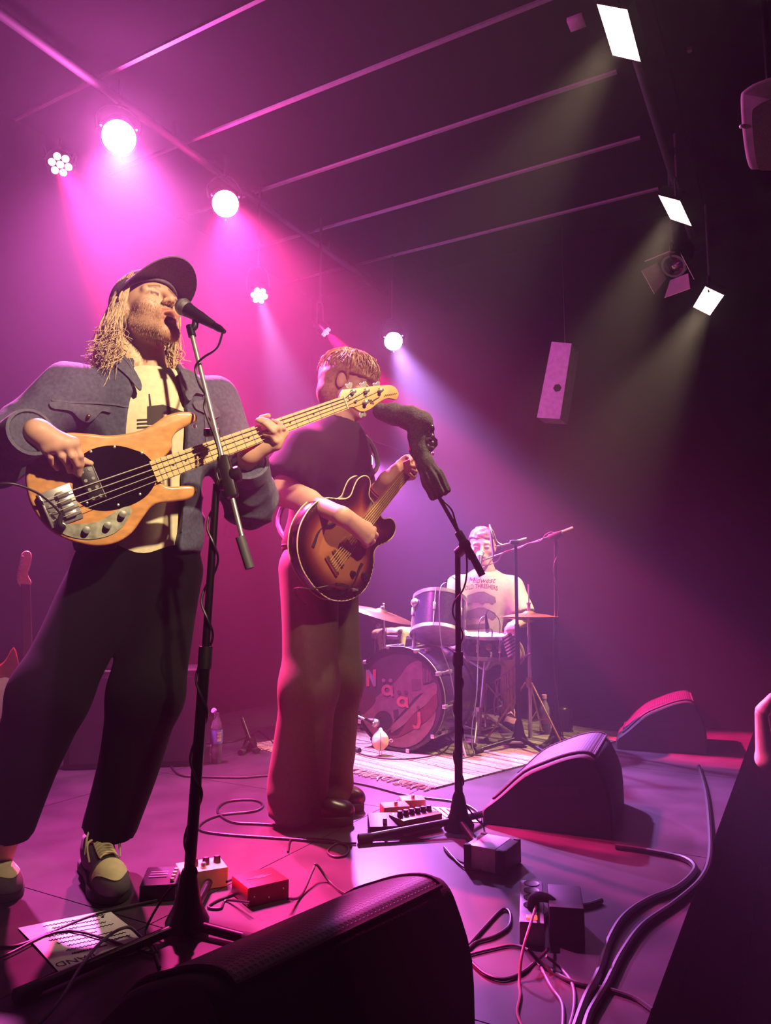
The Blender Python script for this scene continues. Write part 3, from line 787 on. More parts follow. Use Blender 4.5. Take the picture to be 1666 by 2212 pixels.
for _k in range(60000):
    v = _vs[rnd.randrange(len(_vs))]; D = (v.co+_L-cc_h)/HS; x_, y_, z_ = D.dot(f_h), abs(D.dot(s_h)), D.dot(u_h)
    if D.length > .17 or x_ < .0 or z_ > -.034+.02*min(1, y_/.05) or z_ < -.135: continue
    if x_ > .082 and y_ < .024 and -.085 < z_ < -.052: continue
    a_ = v.co+_L; nn = v.normal; g.tube([a_, a_+nn*.0024-ZD*.0022, a_+nn*.0030-ZD*.0050], .00036, n=3, sub=1); n_ok += 1
    if n_ok > 900: break
g.build('beard', mat('sandy_beard', 'b48c62', .6, var=.3, scale=200), bp_)
# eye of the half-closed lids stays in the body mesh; a dark slit of iris shows between them
# --- T-shirt
sh = SDF()
sh.ell(T(.72), (.122, .168, .21), M3b, k=.04).ell(T(.36), (.124, .158, .20), M3b, k=.05).ell(T(.06), (.128, .168, .16), M3b, k=.05)
sh.cone(RS+(NB-RS)*.1, LS+(NB-LS)*.1, .062, k=.05).cone(NB-ZD*.055, T(.7), .085, .1, k=.04)
sh.cone(RS, RS+(RE-RS)*.4, .068, .07, k=.03).cone(LS, LS+(LE-LS)*.4, .068, .07, k=.03)
nbase = NB+bfd*.018+ZD*.030
sh.ell(nbase, (.070, .078, .045), np.array([(bfd+ZD*.45).normalized(), brd, brd.cross((bfd+ZD*.45).normalized())]).T, k=.008, sub=True)
sh.cut(PL-ZD*.06, (0, 0, -1))
M_tee = mat('cream_cotton', 'd9cda9', .85, var=.08, scale=60, bump=.1)
shirt = soft('t_shirt', [(sh, .008)], M_tee, bp_, disp=lambda V: folds(V, 3, 2.2, .0045, (1, 1, .45)), rel=2)
bvs = bvh_of(shirt)
prs = lambda x, y, o: on_surf(bvs, x, y, o)
M_print = mat('shirt_print', '38302c', .85)
pr = lay('chest_print', [(318, 878), (352, 874), (376, 882), (398, 890), (398, 905), (376, 897), (352, 894), (350, 918), (318, 918)], prs, M_print, shirt, .0007, 8, .0006, 1)
lay('chest_print', [(321, 851), (324, 851), (328, 884), (323, 884)], prs, M_print, shirt, .0007, 8, .0006, 1)
for k in range(3): lay('chest_print', [(296, 906+8*k), (345, 903+8*k), (346, 907+8*k), (296, 910+8*k)], prs, M_print, shirt, .0007, 8, .0006, 1)
# --- denim jacket, open at the front
jk = SDF()
jk.ell(T(.70), (.150, .196, .225), M3b, k=.05).ell(T(.34), (.152, .19, .22), M3b, k=.05).ell(T(.10), (.155, .20, .18), M3b, k=.05)
jk.cone(RS, LS, .082, k=.06).cone(NB-ZD*.045, T(.7), .10, .13, k=.05)
ar = SDF(); ar.cone(RS, RE, .088, .074, k=.04)
fa = SDF(); fa.cone(RE, hb(66, 934, .055), .072, .056, k=.03); cd = (hb(66, 934, .055)-RE).normalized(); fa.cut(hb(68, 933, .055), cd)
ar.group(fa, k=.03)
al = SDF(); al.cone(LS, LE, .088, .082, k=.04)
fb = SDF(); ce_ = LW+(LE-LW)*.13; fb.cone(LE, ce_, .080, .058, k=.03); fb.cut(ce_, (LW-LE).normalized()); al.group(fb, k=.03)
jk.group(ar, k=.05); jk.group(al, k=.05)
jk.cut(PL-ZD*.0, (0, 0, -1))
def opening(A, X, Y, Z):
    x = (X-T(.5).x); y = (Y-T(.5).y); s_ = x*brd.x+y*brd.y; f_ = x*bfd.x+y*bfd.y
    t = np.clip((NB.z+.05-Z)/.20, 0, 1); hw = .060+.028*t
    near = (s_**2+f_**2) < .36**2
    wd = np.maximum(np.abs(s_-.004)-hw, -f_+.015)
    return np.where(near, np.maximum(A, -wd), A)
_un = SDF(); _un.ops = list(jk.ops); _V, _Q = _un.mesh(.012)
jk.fn(opening)
jk.ell(NB+ZD*.05, (.085, .085, .08), None, k=.01, sub=True)
M_denim = mat('dark_denim', '45465a', .85, var=.28, scale=90, bump=.25)
M_denim2 = mat('dark_denim_seam', '555566', .85, var=.25, scale=90)
def dj(V):
    arm = np.minimum(np.linalg.norm(V-npv(RE), axis=1), np.linalg.norm(V-npv(LE), axis=1))
    return folds(V, 11, 2.6, .006, (1, 1, .6))+folds(V, 12, 2.2, .007, (1, 1, .8), ridge=True)+folds(V, 5, 4.5, .009, ridge=True)*np.clip(1.5-arm/.17, 0, 1)
jacket = soft('denim_jacket', [(jk, .008)], M_denim, bp_, disp=dj, rel=2)
_V = relax(_V, _Q, 3); bvu = BVHTree.FromPolygons([Vector(v) for v in _V], [tuple(int(i) for i in f) for f in _Q]); bvj = bvh_of(jacket); pru = lambda x, y, o: on_surf(bvu, x, y, o)
prj = lambda x, y, o: on_surf(bvj, x, y, o)
lay('collar', [(219, 766), (233, 760), (250, 762), (274, 776), (304, 826), (302, 846), (278, 818), (247, 792), (227, 779)], pru, M_denim2, jacket, .008, 10, .004)
lay('collar', [(384, 806), (400, 803), (425, 820), (443, 842), (440, 856), (418, 852), (404, 868), (392, 845)], pru, M_denim2, jacket, .008, 10, .004)
fl_ = lay('pocket_flap', [(110, 868), (150, 872), (195, 874), (236, 880), (240, 892), (222, 889), (207, 903), (190, 910), (170, 902), (155, 888), (135, 884), (112, 882)], prj, M_denim2, jacket, .006, 8, .001)
b_ = prj(191, 897, .009)
if b_: G().ball(b_, .006, 8).build('button', mat('brass', 'b08a50', .3, 1), jacket)
lay('chest_seam', [(112, 862), (150, 867), (200, 868), (250, 872), (300, 882), (300, 886), (250, 876), (200, 872), (150, 871), (112, 866)], prj, M_denim2, jacket, .003, 8, .0005, 1)
for px in ((283, 868), (296, 950)):
    b_ = prj(px[0], px[1], .003)
    if b_: G().ball(b_, .0065, 8).build('button', mat('brass', 'b08a50', .3, 1), jacket)
lay('button_band', [(290, 840), (300, 850), (303, 930), (296, 1000), (284, 1000), (290, 930), (287, 850)], prj, M_denim2, jacket, .003, 10, .0005)
lay('chest_seam', [(438, 850), (442, 850), (452, 1000), (446, 1000)], prj, M_denim2, jacket, .003, 8, .0005, 1)
lay('pocket_flap', [(416, 868), (450, 866), (474, 890), (472, 900), (455, 905), (440, 893), (420, 884)], prj, M_denim2, jacket, .006, 8, .001)
# turned cuffs
for c0, dd, r_ in ((hb(66, 934, .055), cd, .060), (ce_, (LW-LE).normalized(), .064)):
    G().lathe([(r_*.86, -.055), (r_*1.04, -.050), (r_*1.06, -.020), (r_*1.03, .004), (r_*.9, .006), (r_*.8, -.01)], 26, axis_m(c0, dd), cap=False).build('cuff', M_denim2, jacket)
# --- trousers, belt
tz = SDF()
tz.ell(PL-ZD*.02, (.135, .185, .16), M3b, k=.05)
ba_, bb_ = pY(12, 1790, 2.24), pY(236, 1790, 2.42)
for a, b, c_ in ((HRj, KR, ba_), (HLj, KL, bb_)):
    lg = SDF(); lg.cone(a, b, .115, .105, k=.06).cone(b, c_, .105, .083, k=.04); lg.cut(c_, (c_-b).normalized()); tz.group(lg, k=.03)
tz.cut(PL+ZD*.10, (0, 0, 1))
M_trou = mat('black_wool', '020202', .95, var=.2, scale=80, spec=.15)
trou = soft('trousers', [(tz, .010)], M_trou, bp_, disp=lambda V: folds(V, 21, 2.4, .008, (1, 1, .25)), rel=2)
bvt = bvh_of(trou)
el = [T(.27)+bfd*.150*math.cos(a)+brd*.200*math.sin(a) for a in np.linspace(0, 2*math.pi, 40, endpoint=False)]
g = G(); vs = []
for p in el:
    o_ = (p-T(.27)); o_.z = 0; o_.normalize()
    vs += [p+ZD*.02, p+o_*.004+ZD*.019, p+o_*.004-ZD*.019, p-ZD*.02]
g.add([v-(v-T(.27)).normalized()*.055 for v in vs], [(i*4+k, i*4+(k+1) % 4, ((i+1) % 40)*4+(k+1) % 4, ((i+1) % 40)*4+k) for i in range(40) for k in range(4)])
belt = g.build('belt', mat('black_leather', '0d0b0c', .35), bp_)
G().box(T(.27)+bfd*.105+brd*.0, (.05, .012, .042), bev=.003).build('buckle', M_steel, belt)
# --- shoes
SH1 = [mat('grey_suede', '4a4348', .9, var=.2), mat('dark_sole', '171416', .8), mat('cream_suede', 'c3b98e', .85, var=.1), mat('black_mesh', '0b0a0b', .8)]
shoe(bp_, pz(252, 1957), pz(195, 1868), .115, .115, SH1)
shoe(bp_, pz(26, 1950), pz(-70, 1890), .115, .115, SH1)
# --- hair
c, Fh, Sh, Uh = HF
M_hair = mat('fair_hair', 'd0b08a', .5, var=.35, scale=120, spec=.4)
paths = []
for k in range(760):
    q = 1 if k % 3 else -1
    f0 = rnd.uniform(-.095, .045) if q > 0 else rnd.uniform(-.095, .03); u0 = .045-.02*rnd.random()
    ang = math.asin(max(-1, min(1, f0/.10))); sd_ = .080*math.cos(ang)+.012
    p0 = c+(Fh*f0+Sh*sd_*q+Uh*u0)*HS; outw = (Sh*q*.8+Fh*f0*4).normalized()
    L_ = rnd.uniform(.14, .235); j = lambda a: Vector((rnd.gauss(0, a), rnd.gauss(0, a), rnd.gauss(0, a*.4)))
    bk = -Fh*.02
    p1 = p0-ZD*L_*.30+outw*.010+bk*.6+j(.004); p2 = p0-ZD*L_*.62+outw*.014+bk*1.3+j(.010); p3 = p0-ZD*L_*.86+outw*.016+bk*1.4+j(.014); p4 = p0-ZD*L_+outw*rnd.uniform(-.005, .05)+bk*1.2+j(.016)
    r0 = rnd.choice((.0006, .0009, .0013, .0018, .0024))
    paths.append(([p0, p1, p2, p3, p4], (lambda t, r0=r0: r0*(1-.75*t)+.0003)))
for k in range(90):
    a = rnd.uniform(-1.2, 2.4); q = 1 if rnd.random() < .75 else -1; p0 = c+(Fh*(-.05+.03*rnd.random())+Sh*.085*q-Uh*rnd.uniform(-.02, .10))*HS-ZD*rnd.uniform(0, .08)
    o_ = (Sh*q+Vector((rnd.gauss(0, .4), rnd.gauss(0, .4), rnd.gauss(-.3, .4)))).normalized()
    paths.append(([p0, p0+o_*.02-ZD*.02, p0+o_*.035-ZD*.05, p0+o_*rnd.uniform(.03, .06)-ZD*.075], (lambda t: .0007*(1-.6*t)+.0002)))
for k in range(70):   # strands lying over the temple in front of the cap's side
    f0 = rnd.uniform(-.02, .05); p0 = c+(Fh*(f0+.012)+Sh*(.082-max(0, f0)*.25)+Uh*rnd.uniform(.055, .085))*HS
    p1 = p0-Fh*.018-ZD*.035+Sh*.008; p2 = p1-Fh*.03-ZD*.05+Sh*.004; p3 = p2-Fh*.02-ZD*.05
    paths.append(([p0, p1, p2, p3], (lambda t, r0=rnd.uniform(.0006, .0018): r0*(1-.7*t)+.0003)))
tube_bundle(paths, 5, 4).build('hair', M_hair, bp_)
hv = SDF(); Mh = np.array([Fh, Sh, Uh]).T
hv.ell(c+(Fh*-.028+Uh*.012)*HS, (.088*HS, .086*HS, .085*HS), Mh, k=.02)
hv.ell(c+(Fh*-.06-Uh*.04)*HS-ZD*.04, (.05, .078, .11), Mh, k=.03)
hv.cut(c+Fh*.012, Fh)
soft('hair_mass', [(hv, .006)], M_hair, bp_, disp=lambda V: folds(V, 9, 14, .004, (1, 1, .25)))
# --- cap
M_cap = mat('grey_corduroy', '5a4d5c', .9, var=.25, scale=160, stretch=(1, 1, .1), bump=.3)
cp = SDF(); cp.ell(c+(Fh*-.014+Uh*.040)*HS, (.112*HS, .093*HS, .092*HS), Mh, k=.01); cp.cut(c+(Uh*.034)*HS, -(Uh*1+Fh*-.10))
cp.ell(c+(Fh*-.014+Uh*.030)*HS, (.104*HS, .085*HS, .086*HS), Mh, k=.003, sub=True)
cap = soft('cap', [(cp, .004)], M_cap, bp_)
vs = []; fs = []; na, nb = 10, 24
for i in range(na):
    for j in range(nb+1):
        th = -math.pi*.5+math.pi*j/nb; t = i/(na-1)
        ri = (.094*math.cos(th), .088*math.sin(th)); ro = (.020+.172*math.cos(th)**.75 if math.cos(th) > 0 else .02, .102*math.sin(th))
        f_ = ri[0]+(ro[0]-ri[0])*t; s_ = ri[1]+(ro[1]-ri[1])*t
        vs.append(c+(Fh*f_+Sh*s_+Uh*(.046+.010*t-.030*(s_/.09)**2*t*.9+.006*(1-t)))*HS)
n1 = len(vs); vs += [v+Uh*.0045 for v in vs]
for i in range(na-1):
    for j in range(nb):
        a = i*(nb+1)+j; fs.append((a, a+1, a+nb+2, a+nb+1)); fs.append((n1+a, n1+a+nb+1, n1+a+nb+2, n1+a+1))
for j in range(nb):
    a = (na-1)*(nb+1)+j; fs.append((a, a+1, n1+a+1, n1+a)); a = j; fs.append((a, n1+a, n1+a+1, a+1))
G().add(vs, fs).build('brim', M_cap, cap)
G().ball(c+(Fh*-.014+Uh*.133)*HS, (.008, .008, .005), 8).build('cap_button', M_cap, cap)
# ============================================================= hollow-body guitar
GO = pY(735, 1180, 2.66); _a, _e = R(50), R(-5)
GN = Vector((math.sin(_a)*math.cos(_e), -math.cos(_a)*math.cos(_e), math.sin(_e)))
cr5 = lambda X, Y: (560+X/5.206, 980+Y/5.206)
_n0, _n1 = pplane(*cr5(1240, 700), GO, GN), pplane(*cr5(1617, 240), GO, GN)
GA = (_n1-_n0).normalized(); GW = GN.cross(GA); GP = _n0
MG = frame_m(GP, GA, GW, GN)
def gl(px, py, off=0):
    p = pplane(px, py, GO+GN*off, GN)-GP; return (p.dot(GA), p.dot(GW))
gc = lambda X, Y: gl(*cr5(X, Y))
def gw(a, w_, n=0): return GP+GA*a+GW*w_+GN*n
gtr = thing('hollow_body_guitar', 'sunburst hollow-body electric guitar with two rounded horns and pale edging', 'guitar', GP-ZD*.15)
o5 = [(770, 497), (900, 510), (980, 503), (1030, 465), (1062, 380), (1100, 300), (1150, 258), (1200, 250), (1240, 285), (1250, 350), (1235, 430), (1240, 490), (1275, 540), (1330, 620), (1365, 690), (1400, 733), (1470, 725), (1515, 760), (1535, 830), (1510, 920), (1440, 990), (1340, 1035), (1292, 1110), (1288, 1210), (1265, 1350), (1210, 1490), (1130, 1580), (1020, 1640), (900, 1655), (780, 1630), (660, 1540), (560, 1420), (480, 1280), (430, 1100), (430, 950), (455, 820), (510, 700), (590, 590), (680, 520)]
go = smooth2([gc(*p) for p in o5], 3)
G().prism(go, -.044, -.0015, MG, bev=.003, seg=2).build('body', mat('dark_burst', '20100a', .18, var=.1, coat=.5), gtr)
pts, fs = poly_grid(go, .016); oa = np.array(go); col = []
for x, y in pts:
    d = np.sqrt(((oa-np.array([x, y]))**2).sum(1)).min(); t = min(1, max(0, (d-.018)/.075)); t = t*t*(3-2*t)
    c0, c1, c2 = np.array(lin('1a0a07')), np.array(lin('6d2f14')), np.array(lin('a8683a'))
    col.append(c0*(1-t*2)+c1*t*2 if t < .5 else c1*(2-2*t)+c2*(2*t-1))
def arch(x, y):
    d = np.sqrt(((oa-np.array([x, y]))**2).sum(1)).min(); return .010*min(1, d/.07)**.7
top_o = G().add([(x, y, arch(x, y)) for x, y in pts], fs, MG).build('top', mat('sunburst', 'ffffff', .16, var=.12, scale=12, attr='Col', coat=.6), gtr)
at = top_o.data.color_attributes.new('Col', 'FLOAT_COLOR', 'POINT')
for i, c_ in enumerate(col): at.data[i].color = (*c_, 1)
M_bind = mat('cream_binding', 'e6d3a8', .4)
G().tube([gw(x, y, .0002) for x, y in go], .0022, n=6, sub=1, closed=True).build('binding', M_bind, gtr)
G().tube([gw(x, y, -.0445) for x, y in go], .0018, n=6, sub=1, closed=True).build('binding', M_bind, gtr)
# fittings, laid out along the string line
NL = .43; ax0 = -.26
for i, a in enumerate((-.075, -.175)):
    p_ = G().box((a, 0, .014), (.036, .070, .010), MG, bev=.003).build('pickup', mat('gold_cover', 'c9a24e', .25, .9), gtr)
    for k in range(6): G().lathe([(.002, .019), (.002, .0202)], 8, MG @ Matrix.Translation((a+.008, -.025+.010*k, 0))).build('pole_piece', M_chrome, p_)
G().box((-.235, 0, .017), (.012, .078, .010), MG, bev=.003).build('bridge', mat('gold_cover', 'c9a24e', .25, .9), gtr)
G().box((-.275, 0, .017), (.016, .090, .010), MG, bev=.004).build('tailpiece', mat('gold_cover', 'c9a24e', .25, .9), gtr)
for X, Y in ((1020, 1350), (1148, 1362), (1180, 1392), (1080, 1545)):
    a, w_ = gc(X, Y); G().lathe([(.012, .006), (.012, .012), (.010, .022), (.002, .023)], 18, MG @ Matrix.Translation((a, w_, 0))).build('knob', M_black, gtr)
a, w_ = gc(1050, 1530); G().lathe([(.007, .004), (.004, .016), (.003, .026), (.001, .027)], 12, MG @ Matrix.Translation((a, w_, 0))).build('pickup_switch', M_chrome, gtr)
for sgn in (1, -1):     # f-holes
    pp = [gw(-.30+.15*t, sgn*(.118+.014*math.sin(t*5.5-.7)), .0095) for t in np.linspace(0, 1, 12)]
    G().tube(pp, .0045, n=6, sub=2, rr=lambda t: .0025+.0045*abs(math.cos(t*math.pi))).build('f_hole', mat('void_black', '020202', .9), gtr)
lay('pickguard', [cr5(*p) for p in ((1180, 800), (1240, 870), (1200, 1010), (1130, 1060), (1120, 980), (1150, 890))], lambda x, y, o: gw(*gl(x, y), o), M_pg, gtr, .002, .5 and 6, .012)
vs = []; prof = [(-1, .004), (-1, .011), (1, .011), (1, .004), (.8, -.006), (0, -.012), (-.8, -.006)]; GE = .36
for a in (-.045, GE):
    ww = .0275-.006*(a+.045)/(GE+.045)
    for w_, n in prof: vs.append((a, w_*ww, n+.003))
n7 = 7; nkg = G().add(vs, [(k, (k+1) % n7, n7+(k+1) % n7, n7+k) for k in range(n7)]+[tuple(range(n7))[::-1], tuple(range(n7, 2*n7))], MG).build('neck', mat('rosewood', 'a0703e', .4, var=.2, scale=20), gtr)
for n in range(1, 23):
    a = -.235+.628*2**(-n/12)
    if -.045 < a < GE: G().box((a, 0, .0148), (.0022, (.0275-.006*(a+.045)/.4)*2, .0014), MG).build('fret', M_steel, nkg)
hs_ = [(GE-.002, -.021), (GE+.02, -.030), (GE+.09, -.038), (GE+.15, -.040), (GE+.165, -.02), (GE+.155, 0), (GE+.165, .02), (GE+.15, .040), (GE+.09, .038), (GE+.02, .030), (GE-.002, .021)]
hg = G().prism(hs_, -.012, .004, MG, bev=.002, seg=1).build('headstock', M_black, gtr)
for i in range(6):
    a = GE+.04+.035*(i % 3); w_ = .022 if i < 3 else -.022
    G().cyl(gw(a, w_, .004), gw(a, w_, .015), .004).build('tuning_post', M_chrome, hg)
    G().ball(gw(a, w_*2.4, -.006), (.007, .007, .009), 6).build('tuner_key', M_chrome, hg)
for i in range(6):
    sb = .026-.0104*i; sn = .0178-.0071*i
    G().tube([gw(-.275, sb, .024), gw(-.235, sb, .0225), gw(GE, sn, .0172), gw(GE+.04, sn, .012)], .0010+.00010*(5-i), n=5, sub=1).build('string', mat('bronze_string', 'e0c070', .4, .3), gtr)
gl_ = thing('instrument_lead', 'black instrument lead plugged into the top of the sunburst guitar', 'cable', gw(*gc(850, 1490)))
G().tube([gw(*gc(960, 1530), .012), gw(*gc(945, 1500), .030), gw(*gc(870, 1470), .034), gw(*gc(795, 1462), .030)], .006, n=8).build('plug', M_rub, gl_)
G().tube([gw(*gc(795, 1462), .030), gw(*gc(700, 1480), .03), gw(*gc(600, 1520), .0), gw(*gc(548, 1560), -.07), pY(672, 1340, 2.84), pY(640, 1500, 2.75)], .003, n=6).build('lead', M_cable, gl_)
# ============================================================= guitar player
PG = Vector((pY(690, 1500, 2.93).x, 2.93, 0))
gp = thing('person', 'guitarist in a dark tee and wide brown trousers, face hidden behind the headstock', 'person', PG)
gfd = Vector((.93, -.36, 0)).normalized(); grd = gfd.cross(ZD).normalized(); M3g = np.array([gfd, grd, ZD]).T
gNB = pY(733, 922, 2.93); gPL = pY(690, 1205, 2.96); gT = lambda t: gPL+(gNB-gPL)*t
gRS = pY(662, 968, 2.77); gLS = pY(752, 955, 3.10); gRE = pY(612, 1062, 2.72)
HG = head_frame(pY(753, 832, 2.92), (.95, -.16, -.26)); HGS = 1.03
hg_ = head_sdf(HG, HGS, neck=gNB+ZD*.0, neck_r=.055)
gh = lambda px, py, o: pplane(px, py, GO+GN*o, GN)
gRW = gh(735, 1112, .085)
k = [gh(794, 1136, .070), gh(802, 1148, .078), gh(799, 1160, .080), gh(790, 1169, .074)]
rh = hand_sdf(gRW, k, [[k[0], gh(808, 1143, .052), gh(808, 1152, .032), gh(798, 1150, .024)], [k[1], gh(812, 1156, .056), gh(808, 1163, .034), gh(797, 1160, .026)],
     [k[2], gh(806, 1169, .056), gh(800, 1174, .034), gh(790, 1168, .026)], [k[3], gh(795, 1177, .052), gh(789, 1180, .034), gh(780, 1174, .026)]],
     [gh(762, 1124, .060), gh(782, 1130, .048), gh(797, 1140, .036), gh(806, 1148, .028)], r=.0098, wr=.028)
rh.cone(gRW, gRE, .030, .045, k=.02).cone(gRW+(gRE-gRW)*.55, gRE, .042, .043, k=.03).cone(gRE, gRS, .046, .052, k=.03)
gLW = gh(832, 1038, -.035); gLE = pY(778, 1122, 3.04)
k = [gh(882, 990, .0), gh(891, 1001, .0), gh(894, 1015, -.004), gh(891, 1029, -.010)]
lh = hand_sdf(gLW, k, [[k[0], gh(889, 992, .030), gh(882, 998, .034), gh(874, 1000, .020)], [k[1], gh(896, 1007, .030), gh(886, 1006, .036), gh(875, 1006, .020)],
     [k[2], gh(897, 1018, .026), gh(885, 1013, .032), gh(875, 1013, .020)], [k[3], gh(892, 1030, .020), gh(884, 1023, .030), gh(876, 1020, .020)]],
     [gh(850, 1014, -.02), gh(862, 1000, -.016), gh(871, 992, -.006), gh(877, 986, .004)], r=.0088, wr=.026)
lh.cone(gLW, gLE, .028, .043, k=.02).cone(gLE, gLS, .044, .05, k=.03)
tr = SDF(); tr.ell(gT(.70), (.10, .15, .19), M3g, k=.03).ell(gT(.2), (.10, .14, .18), M3g, k=.03)
gh1, gh2 = gPL+grd*.09-ZD*.05, gPL-grd*.09-ZD*.05
gk1, gk2 = pY(668, 1480, 2.84), pY(728, 1470, 3.02); ga1, ga2 = pz(628, 1768)+ZD*.08, pz(690, 1742)+ZD*.08
for a, b, c_ in ((gh1, gk1, ga1), (gh2, gk2, ga2)): tr.cone(gPL, a, .1, .09, k=.04).cone(a, b, .078, .056, k=.03).cone(b, c_, .054, .038, k=.02)
soft('body', [(hg_, .0035), (rh, .003), (lh, .003), (tr, .014)], M_skin, gp, cols=head_cols(HG, HGS))
# --- tee
ts = SDF()
ts.ell(gT(.72), (.142, .178, .20), M3g, k=.05).ell(gT(.36), (.148, .172, .20), M3g, k=.06).ell(gT(.10), (.145, .175, .13), M3g, k=.05)
ts.cone(gRS, gLS, .066, k=.06).cone(gNB-ZD*.05, gT(.7), .088, .11, k=.05)
for s_, e_, rr_ in ((gRS, gRE, .102), (gLS, gLE, .09)):
    sl = SDF(); q_ = s_+(e_-s_)*.72; sl.cone(s_, q_, .078, rr_, k=.03); sl.cut(s_+(e_-s_)*.78, (e_-s_).normalized()); ts.group(sl, k=.05)
ts.ell(gNB+gfd*.012+ZD*.030, (.070, .070, .042), None, k=.008, sub=True)
ts.cut(gPL+ZD*.02, (0, 0, -1))
soft('t_shirt', [(ts, .008)], mat('dark_cotton', '0f0b0a', .92, spec=.15, var=.15, scale=60), gp, disp=lambda V: folds(V, 31, 2.3, .007, (1, 1, .4))+folds(V, 32, 2.0, .009, (1, 1, .5), ridge=True), rel=2)
# --- trousers
tz = SDF(); tz.ell(gPL-ZD*.02, (.135, .165, .15), M3g, k=.05)
b1, b2 = pY(640, 1752, 2.93), pY(708, 1726, 3.04)
for a, b, c_, r1, r2, r3 in ((gh1, gk1, b1, .115, .105, .100), (gh2, gk2, b2, .110, .095, .078)):
    lg = SDF(); lg.cone(a, b, r1, r2, k=.06).cone(b, c_, r2, r3, k=.05); lg.cut(c_, (c_-b).normalized()); tz.group(lg, k=.012)
tz.cut(gPL+ZD*.11, (0, 0, 1))
M_cord = mat('brown_cotton', '3a2d22', .88, var=.15, scale=70)
def dt(V): return folds(V, 41, 2.0, .010, (1, 1, .22))+folds(V, 42, 1.8, .010, (1, 1, .3), ridge=True)+folds(V, 44, 5.5, .007, (.6, .6, 1))*np.clip((.32-V[:, 2])/.2, 0, 1)
tg = soft('trousers', [(tz, .010)], M_cord, gp, disp=dt, rel=2)
G().tube([gPL+ZD*.045+gfd*.126*math.cos(a)+grd*.160*math.sin(a) for a in np.linspace(0, 2*math.pi, 24, endpoint=False)], .017, n=6, sub=2, closed=True).build('waistband', M_cord, gp)
SH2 = [mat('brown_leather', '1d1310', .28, var=.15), mat('dark_sole', '171416', .8), mat('brown_lace', '2a1e18', .7), M_black]
shoe(gp, pz(764, 1778), pz(596, 1782), .118, .10, SH2, style='plain', sole_h=.036)
shoe(gp, pz(787, 1748), pz(650, 1756), .118, .10, SH2, style='plain', sole_h=.036)
# --- hair: thick mop with a fringe
c, Fh, Sh, Uh = HG; Mh = np.array([Fh, Sh, Uh]).T
M_hair2 = mat('light_brown_hair', '967248', .5, var=.4, scale=110, spec=.4)
hv = SDF(); hv.ell(c+(Fh*-.012+Uh*.040)*HGS, (.116*HGS, .094*HGS, .098*HGS), Mh, k=.02)
hv.ell(c+(Fh*-.055-Uh*.03)*HGS, (.062*HGS, .084*HGS, .085*HGS), Mh, k=.03)
def face_cut(A, X, Y, Z):
    x, y, z = X-c.x, Y-c.y, Z-c.z; f_ = x*Fh.x+y*Fh.y+z*Fh.z; u_ = x*Uh.x+y*Uh.y+z*Uh.z
    d = np.minimum(f_-.014, .030-u_)      # in front of the ears and under the fringe
    return np.maximum(A, d)
hv.fn(face_cut); hv.ell(c+(Fh*-.012+Sh*.085-Uh*.006)*HGS, (.024, .03, .034), Mh, k=.008, sub=True)
hair_o = soft('hair', [(hv, .005)], M_hair2, gp, disp=lambda V: folds(V, 51, 13, .003, (1, 1, 1)))
paths = []
cr_ = c+(Fh*-.03+Uh*.132)*HGS
for k in range(560):
    a = rnd.uniform(0, 2*math.pi); rr_ = math.sqrt(rnd.random())*.03
    d = (Fh*math.cos(a)+Sh*math.sin(a)); q = lambda t, h_, l: c+(Fh*-.012+Uh*.040)*HGS+(Fh*math.cos(a)*.120*math.sin(t)+Sh*math.sin(a)*.097*math.sin(t)+Uh*.101*math.cos(t))*HGS*(1+l)
    t1 = rnd.uniform(.15, .9); t2 = t1+rnd.uniform(.5, .8); t2 = min(t2, 2.0 if math.cos(a) < -.2 else 1.80 if math.cos(a) < .45 else 1.55)
    j = lambda: Vector((rnd.gauss(0, .004), rnd.gauss(0, .004), rnd.gauss(0, .002)))
    paths.append(([q(t1, 0, -.01), q(t1+(t2-t1)*.4, 0, .02)+j(), q(t1+(t2-t1)*.75, 0, .025)+j(), q(t2, 0, rnd.uniform(-.01, .05))+j()], (lambda t, r0=rnd.uniform(.0014, .0036): r0*(1-.7*t)+.0003)))
tube_bundle(paths, 5, 3).build('hair_locks', M_hair2, gp)
for o_, cc in ((0, 'd04a6a'), (.010, 'c8b090')):
    w0 = gLW+(gLE-gLW)*.22+(gLE-gLW).normalized()*o_; mm = axis_m(w0, gLE-gLW)
    G().tube([mm @ Vector((.033*math.cos(a), .033*math.sin(a), .003*math.sin(a*3))) for a in np.linspace(0, 2*math.pi, 16, endpoint=False)], .003, n=6, sub=2, closed=True).build('wrist_band', mat('band_'+cc, cc, .7), gp)
# strap over the shoulder
g = G(); g.tube([gT(.80)-gfd*.13-grd*.09, gT(.6)-gfd*.165-grd*.03, gT(.25)-gfd*.175+grd*.06, gw(-.31, 0, -.03)], .010, n=6, sub=6)
g.tube([gw(.02, .12, -.03), gT(.72)+gfd*.15-grd*.10, gNB+gfd*.04-grd*.12-ZD*.01, gT(.80)-gfd*.13-grd*.09], .010, n=6, sub=6)
g.build('strap', mat('black_strap', '0e0b0c', .7), gtr)
